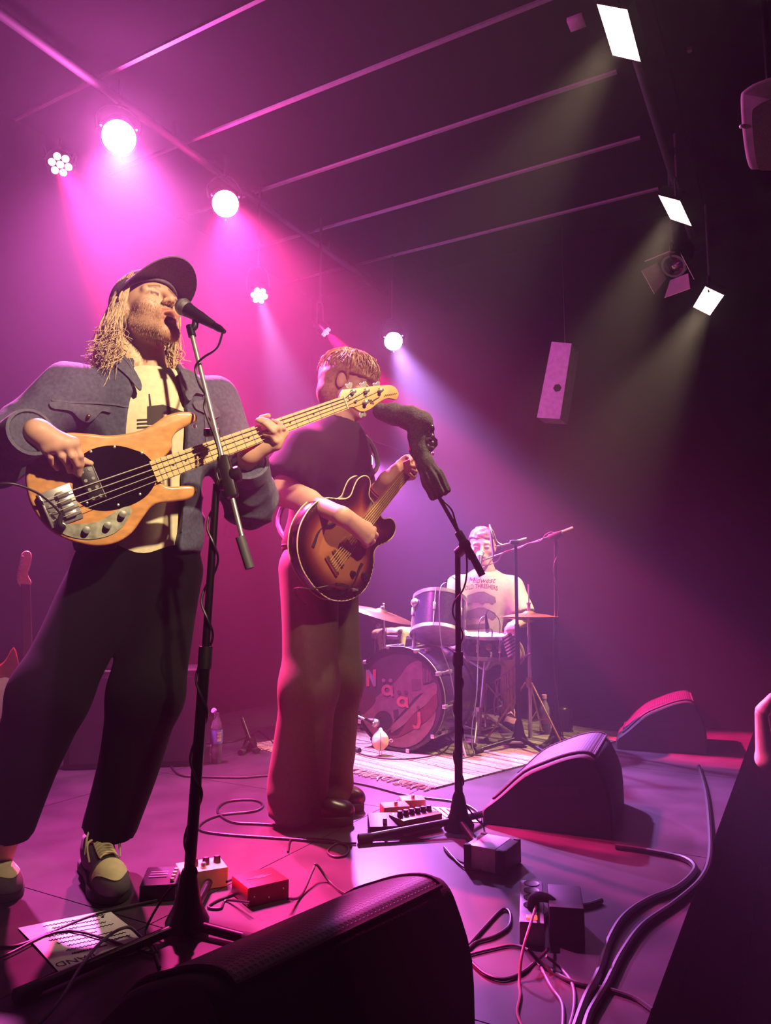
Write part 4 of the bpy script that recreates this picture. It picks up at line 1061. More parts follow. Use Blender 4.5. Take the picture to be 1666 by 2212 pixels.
# ============================================================= microphone stands
def stand_base(t, p, legs, h=.11, r=.030, lz=.045):
    G().lathe([(r*1.5, .012), (r*1.55, .03), (r*.95, .07), (r*.62, h), (.016, h+.015)], 20, Matrix.Translation(p)).build('base', M_blkmetal, t)
    for e in legs:
        d = (Vector(e)-p); d.z = 0; n = d.normalized()
        g = G(); g.cyl(p+n*.02+ZD*lz, Vector(e)+ZD*.016, .0125); L_ = g.build('leg', M_blkmetal, t)
        G().cyl(Vector(e)+ZD*.016-n*.045, Vector(e)+ZD*.016+n*.006, .0158).build('rubber_foot', M_rub, L_)
def clutch(t, c, d, long=.10):
    M = axis_m(c, d)
    k = G().box((0, 0, 0), (.034, .030, long), M, bev=.008).build('clutch', M_black, t)
    G().lathe([(.020, .012), (.022, .020), (.022, .034), (.012, .038)], 16, M @ Matrix.Rotation(R(90), 4, 'Y')).build('clutch_knob', M_black, k)
def microphone(name, label, head, tail, group=None, r=.025):
    head = Vector(head); tail = Vector(tail); d = (tail-head).normalized(); t = thing(name, label, 'microphone', head, group); M = axis_m(head, d)
    g = G(); g.lathe([(.002, -r), (r*.5, -r*.86), (r*.87, -r*.5), (r, 0), (r*.97, r*.35), (r*.88, r*.8)], 24, M); gr = g.build('grille', mat('mic_mesh', '8d8a88', .4, .9, var=.5, scale=700, bump=.6), t)
    G().lathe([(r*1.0, -.004), (r*1.03, 0), (r*1.0, .004)], 24, M, cap=False).build('grille_band', M_steel, gr)
    L_ = (tail-head).length
    G().lathe([(r*.88, r*.8), (r*.80, r*1.3), (r*.62, L_*.55), (r*.46, L_*.82), (r*.44, L_*.84)], 20, M).build('handle', M_black, t)
    G().lathe([(r*.40, L_*.84), (r*.42, L_*.86), (r*.42, L_*.98), (r*.22, L_*1.12)], 16, M).build('plug', M_blkmetal, t)
    return t
# --- singer's stand
S0 = pz(404, 2014); S1 = pY(468, 1046, 2.035)
st = thing('microphone_stand', 'black boom microphone stand in front of the singer and bass', 'microphone stand', S0, 'microphone stands')
stand_base(st, S0, [pz(38, 2168), pz(560, 2050), pz(470, 1880)], h=.14, r=.036, lz=.022)
mid = S0+(S1-S0)*.60
G().cyl(S0+ZD*.10, mid, .0150).build('lower_tube', M_blkmetal, st)
G().cyl(mid+(S0-S1)*.03, mid+(S1-S0)*.02, .0185).build('collar', M_black, st)
G().cyl(mid, S1, .0105).build('upper_tube', M_blkmetal, st)
b0, b1_, bk_ = pY(412, 712, 2.075), pY(494, 1045, 2.01), pY(540, 1228, 1.985)
G().cyl(b0, pY(528, 1180, 1.988), .0068).build('boom', M_steel, st)
G().cyl(pY(519, 1160, 1.99), bk_, .0130).build('counterweight', mat('grey_rubber', '4a4a50', .6), st)
clutch(st, pY(492, 1030, 2.012), b0-bk_, .125)
G().cyl(pY(478, 1048, 2.03), pY(500, 1040, 2.012), .018).build('clutch_pin', M_black, st)
G().box(pY(458, 935, 2.045), (.045, .022, .022), bev=.004).build('cable_clip', M_black, st)
mh, mt = pY(396, 663, 2.090), pY(476, 711, 2.045)
mc = microphone('microphone', 'silver-grilled vocal microphone at the singer\'s mouth', mh, mt, 'vocal microphones')
cl0 = mh+(mt-mh)*.35
G().lathe([(.017, -.018), (.019, 0), (.017, .022)], 16, axis_m(cl0, mt-mh), cap=False).build('clip', M_black, st)
G().tube([cl0-ZD*.012, cl0-ZD*.026+(b0-cl0)*.2, b0], .010, n=10).build('clip_neck', M_black, st)
G().cyl(b0+(b0-b1_).normalized()*.012, b0-(b0-b1_).normalized()*.022, .0115).build('clip_collar', M_blkmetal, st)
cb = thing('microphone_cable', 'black cable running down the singer\'s boom microphone stand', 'cable', S0)
path = [mt+(mt-mh).normalized()*.012, pY(480, 722, 2.04), pY(468, 752, 2.03), pY(436, 775, 2.035), pY(422, 795, 2.045), pY(430, 830, 2.04), pY(444, 855, 2.03), pY(441, 880, 2.03), pY(452, 915, 2.025), pY(464, 945, 2.015), pY(474, 985, 2.005), pY(468, 1020, 2.01), pY(474, 1045, 2.01)]
for k in range(1, 26):
    q = S1+(S0+ZD*.1-S1)*(k/26); a = k*1.25; path.append(q+Vector((math.cos(a)*.0185, math.sin(a)*.0185, 0)))
path += [S0+Vector((-.05, .01, .10)), S0+Vector((-.10, -.02, .012)), pz(330, 2060, .008), pz(150, 2010, .008), pz(20, 2060, .008), pz(-60, 2100, .008)]
G().tube(path, .0034, n=7, sub=5).build('cable', M_cable, cb)
# --- guitarist's stand with the knitted sock over its microphone
S2 = pz(992, 1800); S3 = pY(989, 1196, 2.81)
st = thing('microphone_stand', 'black boom microphone stand carrying the knitted sock puppet', 'microphone stand', S2, 'microphone stands')
stand_base(st, S2, [pz(778, 1822), pz(1075, 1760), pz(1040, 1850)], h=.13, r=.036)
mid = S2+(S3-S2)*.62
G().cyl(S2+ZD*.1, mid, .0150).build('lower_tube', M_blkmetal, st)
G().cyl(mid+(S2-S3)*.03, mid+(S3-S2)*.02, .0185).build('collar', M_black, st)
G().cyl(mid, S3, .0105).build('upper_tube', M_blkmetal, st)
G().cyl(pY(944, 1066, 2.80), pY(1030, 1218, 2.77), .0075).build('boom', M_blkmetal, st)
G().cyl(pY(1020, 1200, 2.775), pY(1042, 1243, 2.765), .0135).build('counterweight', M_rub, st)
clutch(st, pY(1006, 1178, 2.78), pY(944, 1066, 2.80)-pY(1042, 1243, 2.765), .12)
G().cyl(pY(990, 1195, 2.81), pY(1006, 1180, 2.78), .019).build('clutch_pin', M_black, st)
cb = thing('microphone_cable', 'black cable wound down the stand that holds the sock puppet', 'cable', S2)
path = [pY(950, 1075, 2.79), pY(975, 1100, 2.78), pY(985, 1130, 2.785), pY(998, 1165, 2.76), pY(1008, 1200, 2.78), pY(1008, 1245, 2.78), pY(1000, 1275, 2.79), pY(982, 1300, 2.79)]
for k in range(1, 20):
    q = pY(989, 1305, 2.81)+(S2+ZD*.1-pY(989, 1305, 2.81))*(k/20); a = k*1.3+2; path.append(q+Vector((math.cos(a)*.0185, math.sin(a)*.0185, 0)))
path += [S2+Vector((.05, -.03, .07)), S2+Vector((.09, -.02, .012)), pz(1015, 1862, .006), pz(975, 1850, .006), pz(960, 1830, .006), pz(1000, 1872, .006), pz(1040, 1880, .006)]
G().tube(path, .0034, n=7, sub=4).build('cable', M_cable, cb)
sk = thing('sock_puppet', 'grey knitted sock puppet pulled over the microphone and boom', 'sock puppet', pY(905, 960, 2.81))
M_knit = mat('grey_knit', '4c4c46', .95, var=.5, scale=160, bump=.8)
sd_ = SDF(); sp = [pY(950, 1064, 2.80), pY(936, 1035, 2.80), pY(918, 1003, 2.80), pY(903, 970, 2.80), pY(902, 940, 2.80), pY(908, 914, 2.80), pY(885, 902, 2.82), pY(850, 895, 2.85), pY(824, 889, 2.87)]
sd_.chain(sp, [.042, .040, .033, .031, .034, .046, .044, .040, .033], k=.02)
sd_.cut(sp[0]+(sp[0]-sp[1]).normalized()*.012, (sp[0]-sp[1]).normalized())
def rib(V):
    ax_ = npv((sp[0]-sp[2]).normalized()); D = V-npv(sp[0]); t = D@ax_; pr_ = D-np.outer(t, ax_)
    e1 = npv(axis_m(sp[0], sp[0]-sp[2]).to_3x3() @ Vector((1, 0, 0))); e2 = np.cross(ax_, e1); an = np.arctan2(pr_@e2, pr_@e1)
    w_ = np.clip((t+.11)/.03, 0, 1); return w_*.004*np.sin(an*11)+folds(V, 61, 9, .0025)
sock = soft('sock', [(sd_, .0045)], M_knit, sk, disp=rib)
G().lathe([(.033, -.012), (.031, 0), (.022, .018), (.004, .026)], 20, axis_m(sp[-1], sp[-1]-sp[-2])).build('sock_toe', mat('pale_knit', '6a6476', .9, var=.3, scale=160), sk)
for (x, y, r_, cc) in ((932, 926, .013, '060606'), (927, 930, .007, 'd6b840'), (934, 940, .005, 'd8d4e0'), (930, 950, .006, '0a0a0a'), (935, 955, .004, 'd8d4e0'), (925, 962, .005, 'd8d4e0'), (922, 948, .006, '9aa040')):
    b_ = pY(x, y, 2.785); G().ball(b_, (r_, r_*.8, r_*1.3), 8).build('bead', mat('bead_'+cc, cc, .2), sk)
G().cyl(pY(926, 915, 2.80), pY(934, 935, 2.785), .006).build('bead_pin', M_black, sk)
# ============================================================= striped rug under the drum kit
RA, RB = uv(3.11, 1.48), uv(3.53, 2.83); e1 = (RB-RA).normalized(); e2 = Vector((e1.y, -e1.x, 0)); RWD = (RB-RA).length; RLN = 1.84
rug = thing('rug', 'cream rag rug with dark stripes and fringed end under the drum kit', 'rug', RA)
m = mat('rag_rug', 'ffffff', .95, var=.12, scale=150, bump=.6, stretch=(1, 1, 1)); nt = m.node_tree
mxn = [n for n in nt.nodes if n.type == 'MIX'][0]
tc = nt.nodes.new('ShaderNodeTexCoord'); mp = nt.nodes.new('ShaderNodeMapping'); mp.vector_type = 'TEXTURE'; mp.inputs['Rotation'].default_value = (0, 0, math.atan2(e2.y, e2.x))
sx = nt.nodes.new('ShaderNodeSeparateXYZ'); nt.links.new(tc.outputs['Object'], mp.inputs[0]); nt.links.new(mp.outputs[0], sx.inputs[0])
nzs = nt.nodes.new('ShaderNodeTexNoise'); nzs.noise_dimensions = '1D'; nzs.inputs['Scale'].default_value = 11; nzs.inputs['Detail'].default_value = 6; nzs.inputs['Roughness'].default_value = .75
wob = nt.nodes.new('ShaderNodeTexNoise'); wob.inputs['Scale'].default_value = 60; wob.inputs['Detail'].default_value = 2
ad = nt.nodes.new('ShaderNodeMath'); ad.operation = 'MULTIPLY_ADD'; ad.inputs[1].default_value = .022
nt.links.new(tc.outputs['Object'], wob.inputs['Vector']); nt.links.new(wob.outputs['Fac'], ad.inputs[0]); nt.links.new(sx.outputs['X'], ad.inputs[2]); nt.links.new(ad.outputs[0], nzs.inputs['W'])
rm = nt.nodes.new('ShaderNodeMapRange'); rm.inputs['From Min'].default_value = .33; rm.inputs['From Max'].default_value = .67; nt.links.new(nzs.outputs['Fac'], rm.inputs['Value'])
rp = nt.nodes.new('ShaderNodeValToRGB'); nt.links.new(rm.outputs[0], rp.inputs[0]); el = rp.color_ramp.elements
el[0].position = .0; el[0].color = (*lin('0b080a'), 1); el[1].position = 1; el[1].color = (*lin('2a2028'), 1)
for p_, cc in ((.20, '120c0f'), (.27, '7a6c52'), (.40, '8f836a'), (.47, '5a4c38'), (.52, '867a62'), (.60, '8f846e'), (.66, '16101a'), (.72, '1a1216'), (.78, '7a6e5a'), (.9, '8a7e68')):
    q = el.new(p_); q.color = (*lin(cc), 1)
nt.links.new(rp.outputs[0], mxn.inputs[6])
n1_, n2_ = 30, 14; vs = []
for i in range(n1_+1):
    for j in range(n2_+1):
        p = RA+e2*(RLN*i/n1_)+e1*(RWD*j/n2_); vs.append(p+ZD*(.008+.0025*math.sin(i*1.7+j*.9)*math.sin(j*1.3)))
nv = len(vs); fs = [(i*(n2_+1)+j, i*(n2_+1)+j+1, (i+1)*(n2_+1)+j+1, (i+1)*(n2_+1)+j) for i in range(n1_) for j in range(n2_)]
vs += [Vector((v.x, v.y, .001)) for v in vs]; fs += [tuple(nv+k for k in f[::-1]) for f in fs[:n1_*n2_]]
ring = [j for j in range(n2_+1)]+[i*(n2_+1)+n2_ for i in range(1, n1_+1)]+[n1_*(n2_+1)+j for j in range(n2_-1, -1, -1)]+[i*(n2_+1) for i in range(n1_-1, 0, -1)]
for a, b in zip(ring, ring[1:]+ring[:1]): fs.append((a, b, nv+b, nv+a))
G().add(vs, fs).build('weave', m, rug)
g = G()
for k in range(95):
    p = RA+e1*(RWD*(k+.5)/95)+ZD*.006; q = p-e2*rnd.uniform(.05, .085)+e1*rnd.gauss(0, .014); q.z = .004
    g.tube([p+e2*.01, (p+q)/2+e1*rnd.gauss(0, .008)+ZD*.002, q], .0034, n=5, sub=3)
g.build('fringe', mat('cream_fringe', '8a7e64', .9), rug)['kind'] = 'stuff'
# ============================================================= drum kit
M_shell = mat('drum_wrap', '231a33', .25, var=.3, scale=60, coat=.4)
M_dhead = mat('drum_skin', 'cfc2c0', .6)
def drum(name, label, c, ax, r, h, lugs=6, group='drums'):
    ax = Vector(ax).normalized(); t = thing(name, label, 'drum', c, group); M = axis_m(c, ax)
    G().lathe([(r, -h/2), (r, h/2)], 40, M, cap=False).build('shell', M_shell, t)
    for s_ in (1, -1):
        G().lathe([(.001, s_*(h/2+.002)), (r*.97, s_*(h/2+.002)), (r*1.0, s_*(h/2-.004))], 40, M, cap=False).build('drum_head', M_dhead, t)
        G().lathe([(r*1.005, s_*(h/2-.014)), (r*1.035, s_*(h/2-.012)), (r*1.045, s_*(h/2+.008)), (r*1.02, s_*(h/2+.010)), (r*1.0, s_*(h/2-.002))], 40, M, cap=False).build('hoop', M_chrome, t)
    for k in range(lugs):
        a = 2*math.pi*(k+.5)/lugs; q = Vector((math.cos(a)*r*1.04, math.sin(a)*r*1.04, 0))
        lg = G().box(q, (.016, .016, min(.05, h*.4)), M, bev=.004).build('lug', M_chrome, t)
        G().cyl(M @ (q+Vector((0, 0, -h/2-.004))), M @ (q+Vector((0, 0, h/2+.006))), .0032, n=8).build('tension_rod', M_chrome, lg)
    return t, M
KC = pY(862, 1514, 4.22); KR_ = .283; KC.z = max(KC.z, KR_+.012)
kd = thing('bass_drum', 'large bass drum with patchwork front skin lettered with the band name', 'drum', Vector((KC.x, KC.y, .009)), 'drums')
MK = axis_m(KC, -UD, ZD)      # local z points to the front, local x up
G().lathe([(KR_*.965, -.42), (KR_*.965, 0)], 56, MK, cap=False).build('shell', M_shell, kd)
for z in (0, -.42): G().lathe([(KR_*.94, z-.022), (KR_*1.0, z-.022), (KR_*1.0, z+.018), (KR_*.95, z+.018)], 56, MK, cap=False).build('hoop', mat('black_hoop', '100d10', .2, spec=.6), kd)
G().lathe([(KR_*1.003, -.002), (KR_*1.006, .004), (KR_*1.003, .010)], 56, MK, cap=False).build('hoop_trim', M_chrome, kd)
hd_ = G().lathe([(.001, .004), (KR_*.955, .004), (KR_*.965, -.004)], 56, MK, cap=False).build('front_head', mat('patch_dark', '251a20', .8, var=.35, scale=9), kd)
G().lathe([(.001, -.426), (KR_*.955, -.426)], 56, MK, cap=False).build('rear_head', M_dhead, kd)
ck = lambda X, Y: (720+X/6.4077, 1380+Y/6.4077)
def onk(px, py, o):
    p = pplane(px, py, KC-UD*(.004+o), UD); d = p-KC; d -= UD*d.dot(UD)
    if d.length > KR_*.935: p = p-d*(1-KR_*.935/d.length)
    return p
def patch(nm, pts, cc, lift, sm=2): return lay(nm, [ck(*p) for p in pts], onk, mat('patch_'+cc, tuple(x*(.34 if nm != 'letter' else .42) for x in lin(cc)), .85, var=.22, scale=25), hd_, .0008, 9, lift, sm)
patch('cloth_patch', [(470, 1000), (600, 800), (830, 620), (940, 500), (1020, 380), (1130, 310), (1220, 320), (1240, 500), (1250, 650), (1400, 600), (1430, 700), (1200, 760), (1060, 900), (860, 1120), (800, 1200), (560, 1120)], '8a6f78', .0006)
patch('cloth_patch', [(330, 1120), (420, 1020), (560, 980), (700, 1000), (820, 1130), (800, 1250), (700, 1300), (600, 1330), (480, 1330), (400, 1240)], '8d7a66', .0012)
patch('cloth_patch', [(360, 780), (540, 790), (590, 860), (470, 1000), (400, 1050), (330, 960)], '4c1f22', .0016)
patch('cloth_patch', [(1240, 400), (1310, 420), (1390, 560), (1330, 600), (1240, 620)], '57454e', .0018, 1)
for k in range(3): patch('plaid_line', [(1250+45*k, 410+20*k), (1258+45*k, 412+20*k), (1262+40*k, 600), (1254+40*k, 600)], '8e7a80', .0028, 1)
patch('cloth_patch', [(1080, 560), (1210, 560), (1215, 700), (1090, 720)], '6e5460', .0018, 1)
patch('cloth_patch', [(830, 990), (900, 970), (900, 1080), (840, 1110)], '3c2a32', .0018, 1)
patch('cloth_patch', [(770, 1340), (900, 1330), (1000, 1180), (1100, 1050), (1250, 950), (1370, 800), (1430, 770), (1440, 950), (1300, 1130), (1050, 1285), (900, 1360), (790, 1380)], '7a3039', .0022)
patch('cloth_patch', [(720, 1480), (800, 1385), (910, 1365), (1060, 1292), (1300, 1140), (1420, 1000), (1380, 1200), (1230, 1400), (1050, 1500), (850, 1520)], 'a18676', .0012)
patch('cloth_patch', [(1110, 900), (1250, 750), (1410, 640), (1430, 760), (1260, 930), (1120, 1030), (1000, 1170), (860, 1270), (800, 1300), (820, 1190), (960, 1060)], '9a7f76', .0014)
def ring(nm, cx, cy, r0, r1, cc, lift, n=20):
    pts = [ck(cx+r1*math.cos(a), cy+r1*math.sin(a)) for a in np.linspace(0, 2*math.pi, n, endpoint=False)]; pi_ = [ck(cx+r0*math.cos(a), cy+r0*math.sin(a)) for a in np.linspace(0, 2*math.pi, n, endpoint=False)]
    vs = [onk(*p, lift) for p in pts]+[onk(*p, lift) for p in pi_]
    G().add(vs, [(k, (k+1) % n, n+(k+1) % n, n+k) for k in range(n)]).build(nm, mat('ring_'+cc, tuple(x*.42 for x in lin(cc)), .85), hd_)
patch('sound_hole', [(690+125*math.cos(a), 1130+135*math.sin(a)) for a in np.linspace(0, 2*math.pi, 16, endpoint=False)], '050406', .0034)
# the name: N, a with two dots, a with two dots, j
patch('letter', [(455, 430), (500, 430), (500, 650), (460, 660)], 'c86a66', .0034, 1); patch('letter', [(455, 430), (500, 430), (590, 580), (590, 650), (555, 650)], '8e9aa6', .0040, 1); patch('letter', [(550, 425), (592, 420), (590, 660), (552, 660)], 'c4605c', .0037, 1)
for cx, cy, cc in ((745, 710, 'b4707a'), (955, 870, 'c96e6e')):
    ring('letter', cx, cy, 36, 78, cc, .0046); patch('letter', [(cx+38, cy-60), (cx+78, cy-60), (cx+80, cy+40), (cx+92, cy+85), (cx+60, cy+85), (cx+45, cy+40)], cc, .0042, 1)
    for s_ in (-1, 1): ring('letter_dot', cx+s_*48, cy-135, 1, 26, '5c4048' if cc != 'b4707a' else '8a7886', .0046, 12)
patch('letter', [(1165, 1010), (1205, 1010), (1215, 1160), (1190, 1240), (1120, 1245), (1095, 1200), (1110, 1185), (1150, 1205), (1168, 1160)], 'c06a62', .0046, 1); ring('letter_dot', 1175, 950, 1, 24, '6a3a40', .0046, 12)
for k in range(10):
    a = 2*math.pi*(k+.35)/10; q = Vector((math.cos(a)*KR_*1.0, math.sin(a)*KR_*1.0, 0))
    c_ = G().box(q+Vector((0, 0, .002)), (.022, .022, .038), MK @ Matrix.Identity(4), bev=.004).build('claw', M_chrome, kd)
    G().cyl(MK @ (q*1.03+Vector((0, 0, .016))), MK @ (q*1.03+Vector((0, 0, -.12))), .004, n=8).build('tension_rod', M_chrome, c_)
    G().box(q*1.0+Vector((0, 0, -.14)), (.02, .02, .05), MK, bev=.004).build('lug', M_chrome, kd)
for s_ in (1, -1):
    a0_ = KC+UD*.12+VD*(s_*KR_*.95)-ZD*.06; G().cyl(a0_, Vector((a0_.x, a0_.y, .012))+VD*(s_*.12)-UD*.10, .007).build('spur', M_chrome, kd)
# tom post and clamp on the bass drum
pst = pY(893, 1408, 4.36); pt = pY(897, 1302, 4.36)
G().cyl(pst-ZD*.03, pt, .0105).build('tom_post', M_chrome, kd); G().box(pst, (.05, .05, .035), bev=.008).build('post_clamp', M_chrome, kd)
G().ball(pt, .026, 8).build('tom_clamp', M_chrome, kd)
TC = pY(948, 1334, 4.40)
tom, MT = drum('rack_tom', 'dark tom drum tilted on a chrome post above the bass drum', TC, (.10, .42, .90), .155, .22, 6)
G().cyl(pt, TC+(pt-TC)*.45, .011).build('tom_arm', M_chrome, tom)
SC = pY(1048, 1394, 4.62); SC.z = max(SC.z, .5)
snare, MS = drum('snare_drum', 'dark snare drum with round badge in front of the drummer\'s lap', SC, (.02, -.06, 1), .165, .125, 8)
b_ = SC-Vector((0, .168, 0)); G().lathe([(.020, 0), (.020, .003), (.008, .005)], 20, axis_m(b_, (0, -1, 0))).build('badge', mat('brass', 'b08a50', .3, 1), snare)
FT = pY(868, 1440, 4.92); FT.z = .42
ft, MF = drum('floor_tom', 'floor tom standing behind the bass drum under a cream towel', FT, (0, 0, 1), .19, .36, 6)
for k in range(3):
    a = .5+k*2.1; q = FT+Vector((math.cos(a)*.205, math.sin(a)*.205, 0)); G().cyl(q+ZD*.1, Vector((q.x, q.y, .012)), .007).build('leg', M_chrome, ft)
tw = SDF(); tw.ell(FT+ZD*.20, (.20, .17, .035), None, k=.01)
tw.cone(FT+Vector((-.13, -.17, .20)), FT+Vector((-.13, -.19, .10)), .03, .02, k=.03).cone(FT+Vector((.10, -.17, .20)), FT+Vector((.10, -.19, .12)), .03, .02, k=.03).cone(FT+Vector((-.0, -.18, .20)), FT+Vector((-.0, -.20, .13)), .035, .02, k=.03)
o_ = soft('towel', [(tw, .008)], mat('cream_towel', 'd8c890', .95, var=.15, scale=120, bump=.5), None, disp=lambda V: folds(V, 71, 5, .008)); tag(o_, 'crumpled cream towel lying on the floor tom', 'towel')
# ---- stands, cymbals
def tripod(t, p, h, reach, a0, mt=M_chrome, r=.007, double=True):
    for k in range(3):
        a = a0+k*2*math.pi/3; d = Vector((math.cos(a), math.sin(a), 0)); q = p+d*reach; q.z = .014+p.z
        L_ = G(); L_.cyl(p+ZD*h+d*.02, q, r); 
        if double: sd = Vector((-d.y, d.x, 0))*.012; L_.cyl(p+ZD*(h*.35)+d*.02, p+d*reach*.55+ZD*(h*.45), r*.7)
        lg = L_.build('leg', mt, t); G().ball(q, (.016, .016, .013), 6).build('rubber_foot', M_rub, lg)
    G().cyl(p+ZD*(h-.03), p+ZD*(h+.03), .019).build('leg_collar', mt, t)
M_brass = mat('cymbal_bronze', 'c9a258', .28, 1, var=.12, scale=14)
def cymbal(name, label, c, ax, r, group='cymbals', flip=1):
    t = thing(name, label, 'cymbal', c, group); M = axis_m(c, ax)
    p = [(.006, .022), (.018, .021), (.032, .014), (.042, .006), (r*.6, -.002), (r*.98, -.016), (r, -.017), (r*.98, -.018), (r*.6, -.004), (.042, .004), (.03, .012), (.006, .020)]
    G().lathe([(a, b*flip) for a, b in p], 44, M, cap=False).build('plate', M_brass, t); return t
sp_ = pz(1034, 1598, .010)
sst = thing('snare_stand', 'chrome tripod stand holding up the snare drum', 'drum stand', sp_); tripod(sst, sp_, .16, .24, .3)
top = Vector((SC.x, SC.y, SC.z-.10)); G().cyl(sp_+ZD*.03, top, .011).build('tube', M_chrome, sst)
for k in range(3):
    a = k*2.09+.6; e = SC+Vector((math.cos(a)*.172, math.sin(a)*.172, -.055)); G().tube([top-ZD*.05, (top+e)/2-ZD*.03, e, e+ZD*.025], .0075, n=8).build('basket_arm', M_chrome, sst)
hp = pz(1146, 1602, .010); hc = pY(1143, 1332, hp.y)
hst = thing('hi_hat_stand', 'chrome hi-hat stand with pull rod beside the drummer', 'cymbal stand', hp); tripod(hst, hp, .34, .26, 1.1, mat('brass_legs', 'b9a060', .3, 1), .006)
G().cyl(hp+ZD*.02, Vector((hc.x, hc.y, hc.z-.03)), .0115).build('tube', M_chrome, hst); G().cyl(hc-ZD*.05, pY(1142, 1262, hp.y), .0042).build('pull_rod', M_chrome, hst)
G().lathe([(.018, -.012), (.018, 0), (.010, .004), (.010, .05), (.014, .052), (.014, .062)], 14, Matrix.Translation(hc+ZD*.022)).build('clutch', M_chrome, hst)
G().box(hp+Vector((-.12, -.06, .03)), (.09, .26, .012), bev=.003).build('pedal', M_steel, hst)
cymbal('hi_hat_cymbal', 'upper bronze hi-hat cymbal with its bell up', hc+ZD*.014, (0, 0, 1), .172, 'cymbals'); cymbal('hi_hat_cymbal', 'lower bronze hi-hat cymbal facing down under its pair', hc-ZD*.016, (0, 0, 1), .172, 'cymbals', -1)
cc_ = pY(824, 1322, 4.60); cx_ = (.28, -.10, 1)
cymbal('crash_cymbal', 'bronze cymbal tilted above the bass drum beside the guitarist', cc_, cx_, .205)
cp_ = Vector((cc_.x+.02, cc_.y+.10, .010)); cst = thing('cymbal_stand', 'chrome cymbal stand behind the bass drum', 'cymbal stand', cp_); tripod(cst, cp_, .30, .22, .2)
G().cyl(cp_+ZD*.02, Vector((cp_.x, cp_.y, cc_.z-.2)), .0115).build('tube', M_chrome, cst); G().cyl(Vector((cp_.x, cp_.y, cc_.z-.22)), cc_+Vector(cx_).normalized()*.055, .0055).build('tilter', M_chrome, cst)
G().lathe([(.013, .022), (.013, .034), (.008, .036)], 12, axis_m(cc_, cx_)).build('felt', mat('grey_felt', '6a6664', .95), cst)
# bass drum pedal
pp = KC+UD*.50; pp.z = .012; pd = thing('drum_pedal', 'chrome bass drum pedal behind the bass drum', 'pedal', pp)
G().box(pp+ZD*.02, (.09, .24, .012), bev=.003).build('footboard', M_steel, pd); G().cyl(pp-UD*.06+ZD*.005, pp-UD*.06+ZD*.16, .008).build('post', M_chrome, pd); G().cyl(pp-UD*.06+ZD*.16, pp-UD*.03+ZD*.30, .004).build('beater_rod', M_chrome, pd); G().ball(pp-UD*.03+ZD*.30, (.022, .022, .026), 8).build('beater', mat('grey_felt', '6a6664', .95), pd)
# kick microphone on its short stand
km = thing('short_microphone_stand', 'short chrome boom stand reaching into the bass drum\'s sound hole', 'microphone stand', pz(728, 1620)); stand_base(km, pz(728, 1618), [pz(775, 1628), pz(700, 1640), pz(735, 1602)], h=.06, r=.024)
G().cyl(pz(728, 1618, .05), pY(735, 1535, 4.22), .008).build('tube', M_chrome, km); G().cyl(pY(730, 1528, 4.22), pY(808, 1562, 4.10), .006).build('boom', M_chrome, km)
km = microphone('drum_microphone', 'stubby dark microphone at the bass drum\'s sound hole', pY(812, 1562, 4.12), pY(790, 1553, 4.11), 'drum microphones', .022)
# clip-on drum microphones
for (h_, t_, lab) in (((1053, 1362, 4.48), (1050, 1330, 4.46), 'small clip microphone on the rim of the snare drum'), ((958, 1288, 4.36), (965, 1255, 4.34), 'small clip microphone on the rim of the rack tom'), ((817, 1352, 4.7), (804, 1340, 4.7), 'small microphone hanging under the tilted bronze cymbal')):
    q = microphone('drum_microphone', lab, pY(*h_), pY(*t_), 'drum microphones', .016)
    e = pY(*h_); G().tube([e+ZD*.01, e+Vector((.03, .02, .0)), e+Vector((.03, .03, -.05))], .005, n=6).build('rim_clip', M_black, q)
    G().tube([pY(*t_), pY(t_[0]+6, t_[1]-12, t_[2]), pY(t_[0]+28, t_[1]+8, t_[2]), pY(t_[0]+30, t_[1]+40, t_[2])], .0025, n=6).build('cable', M_cable, q)
# pale round ornament tied with string at the foot of the bass drum
bo = pY(822, 1600, 4.10); orn = thing('cloth_lantern', 'small pale cloth ball tied with string at the foot of the bass drum', 'ornament', Vector((bo.x, bo.y, .012)))
d_ = SDF(); d_.ell(bo, (.045, .04, .050), None, k=.01).cone(bo+ZD*.045, bo+ZD*.058, .012, .010, k=.01)
soft('ball', [(d_, .004)], mat('pale_cloth', 'd9c99a', .9, var=.1), orn, disp=lambda V: folds(V, 81, 14, .0025))
for a in (0, 1.57): G().tube([bo+Vector((math.cos(a)*.047*math.cos(t), math.sin(a)*.043*math.cos(t), .052*math.sin(t))) for t in np.linspace(0, 2*math.pi, 20, endpoint=False)], .0012, n=5, sub=2, closed=True).build('string', M_rub, orn)
G().tube([bo+Vector((.045, 0, 0)), bo+Vector((.058, 0, .008)), bo+Vector((.066, 0, 0)), bo+Vector((.058, 0, -.006))], .003, n=6, closed=True).build('hook', M_chrome, orn)
for s_ in (-.006, .006): G().cyl(bo+Vector((s_, 0, -.047)), Vector((bo.x+s_, bo.y, .011)), .003).build('foot', M_chrome, orn)
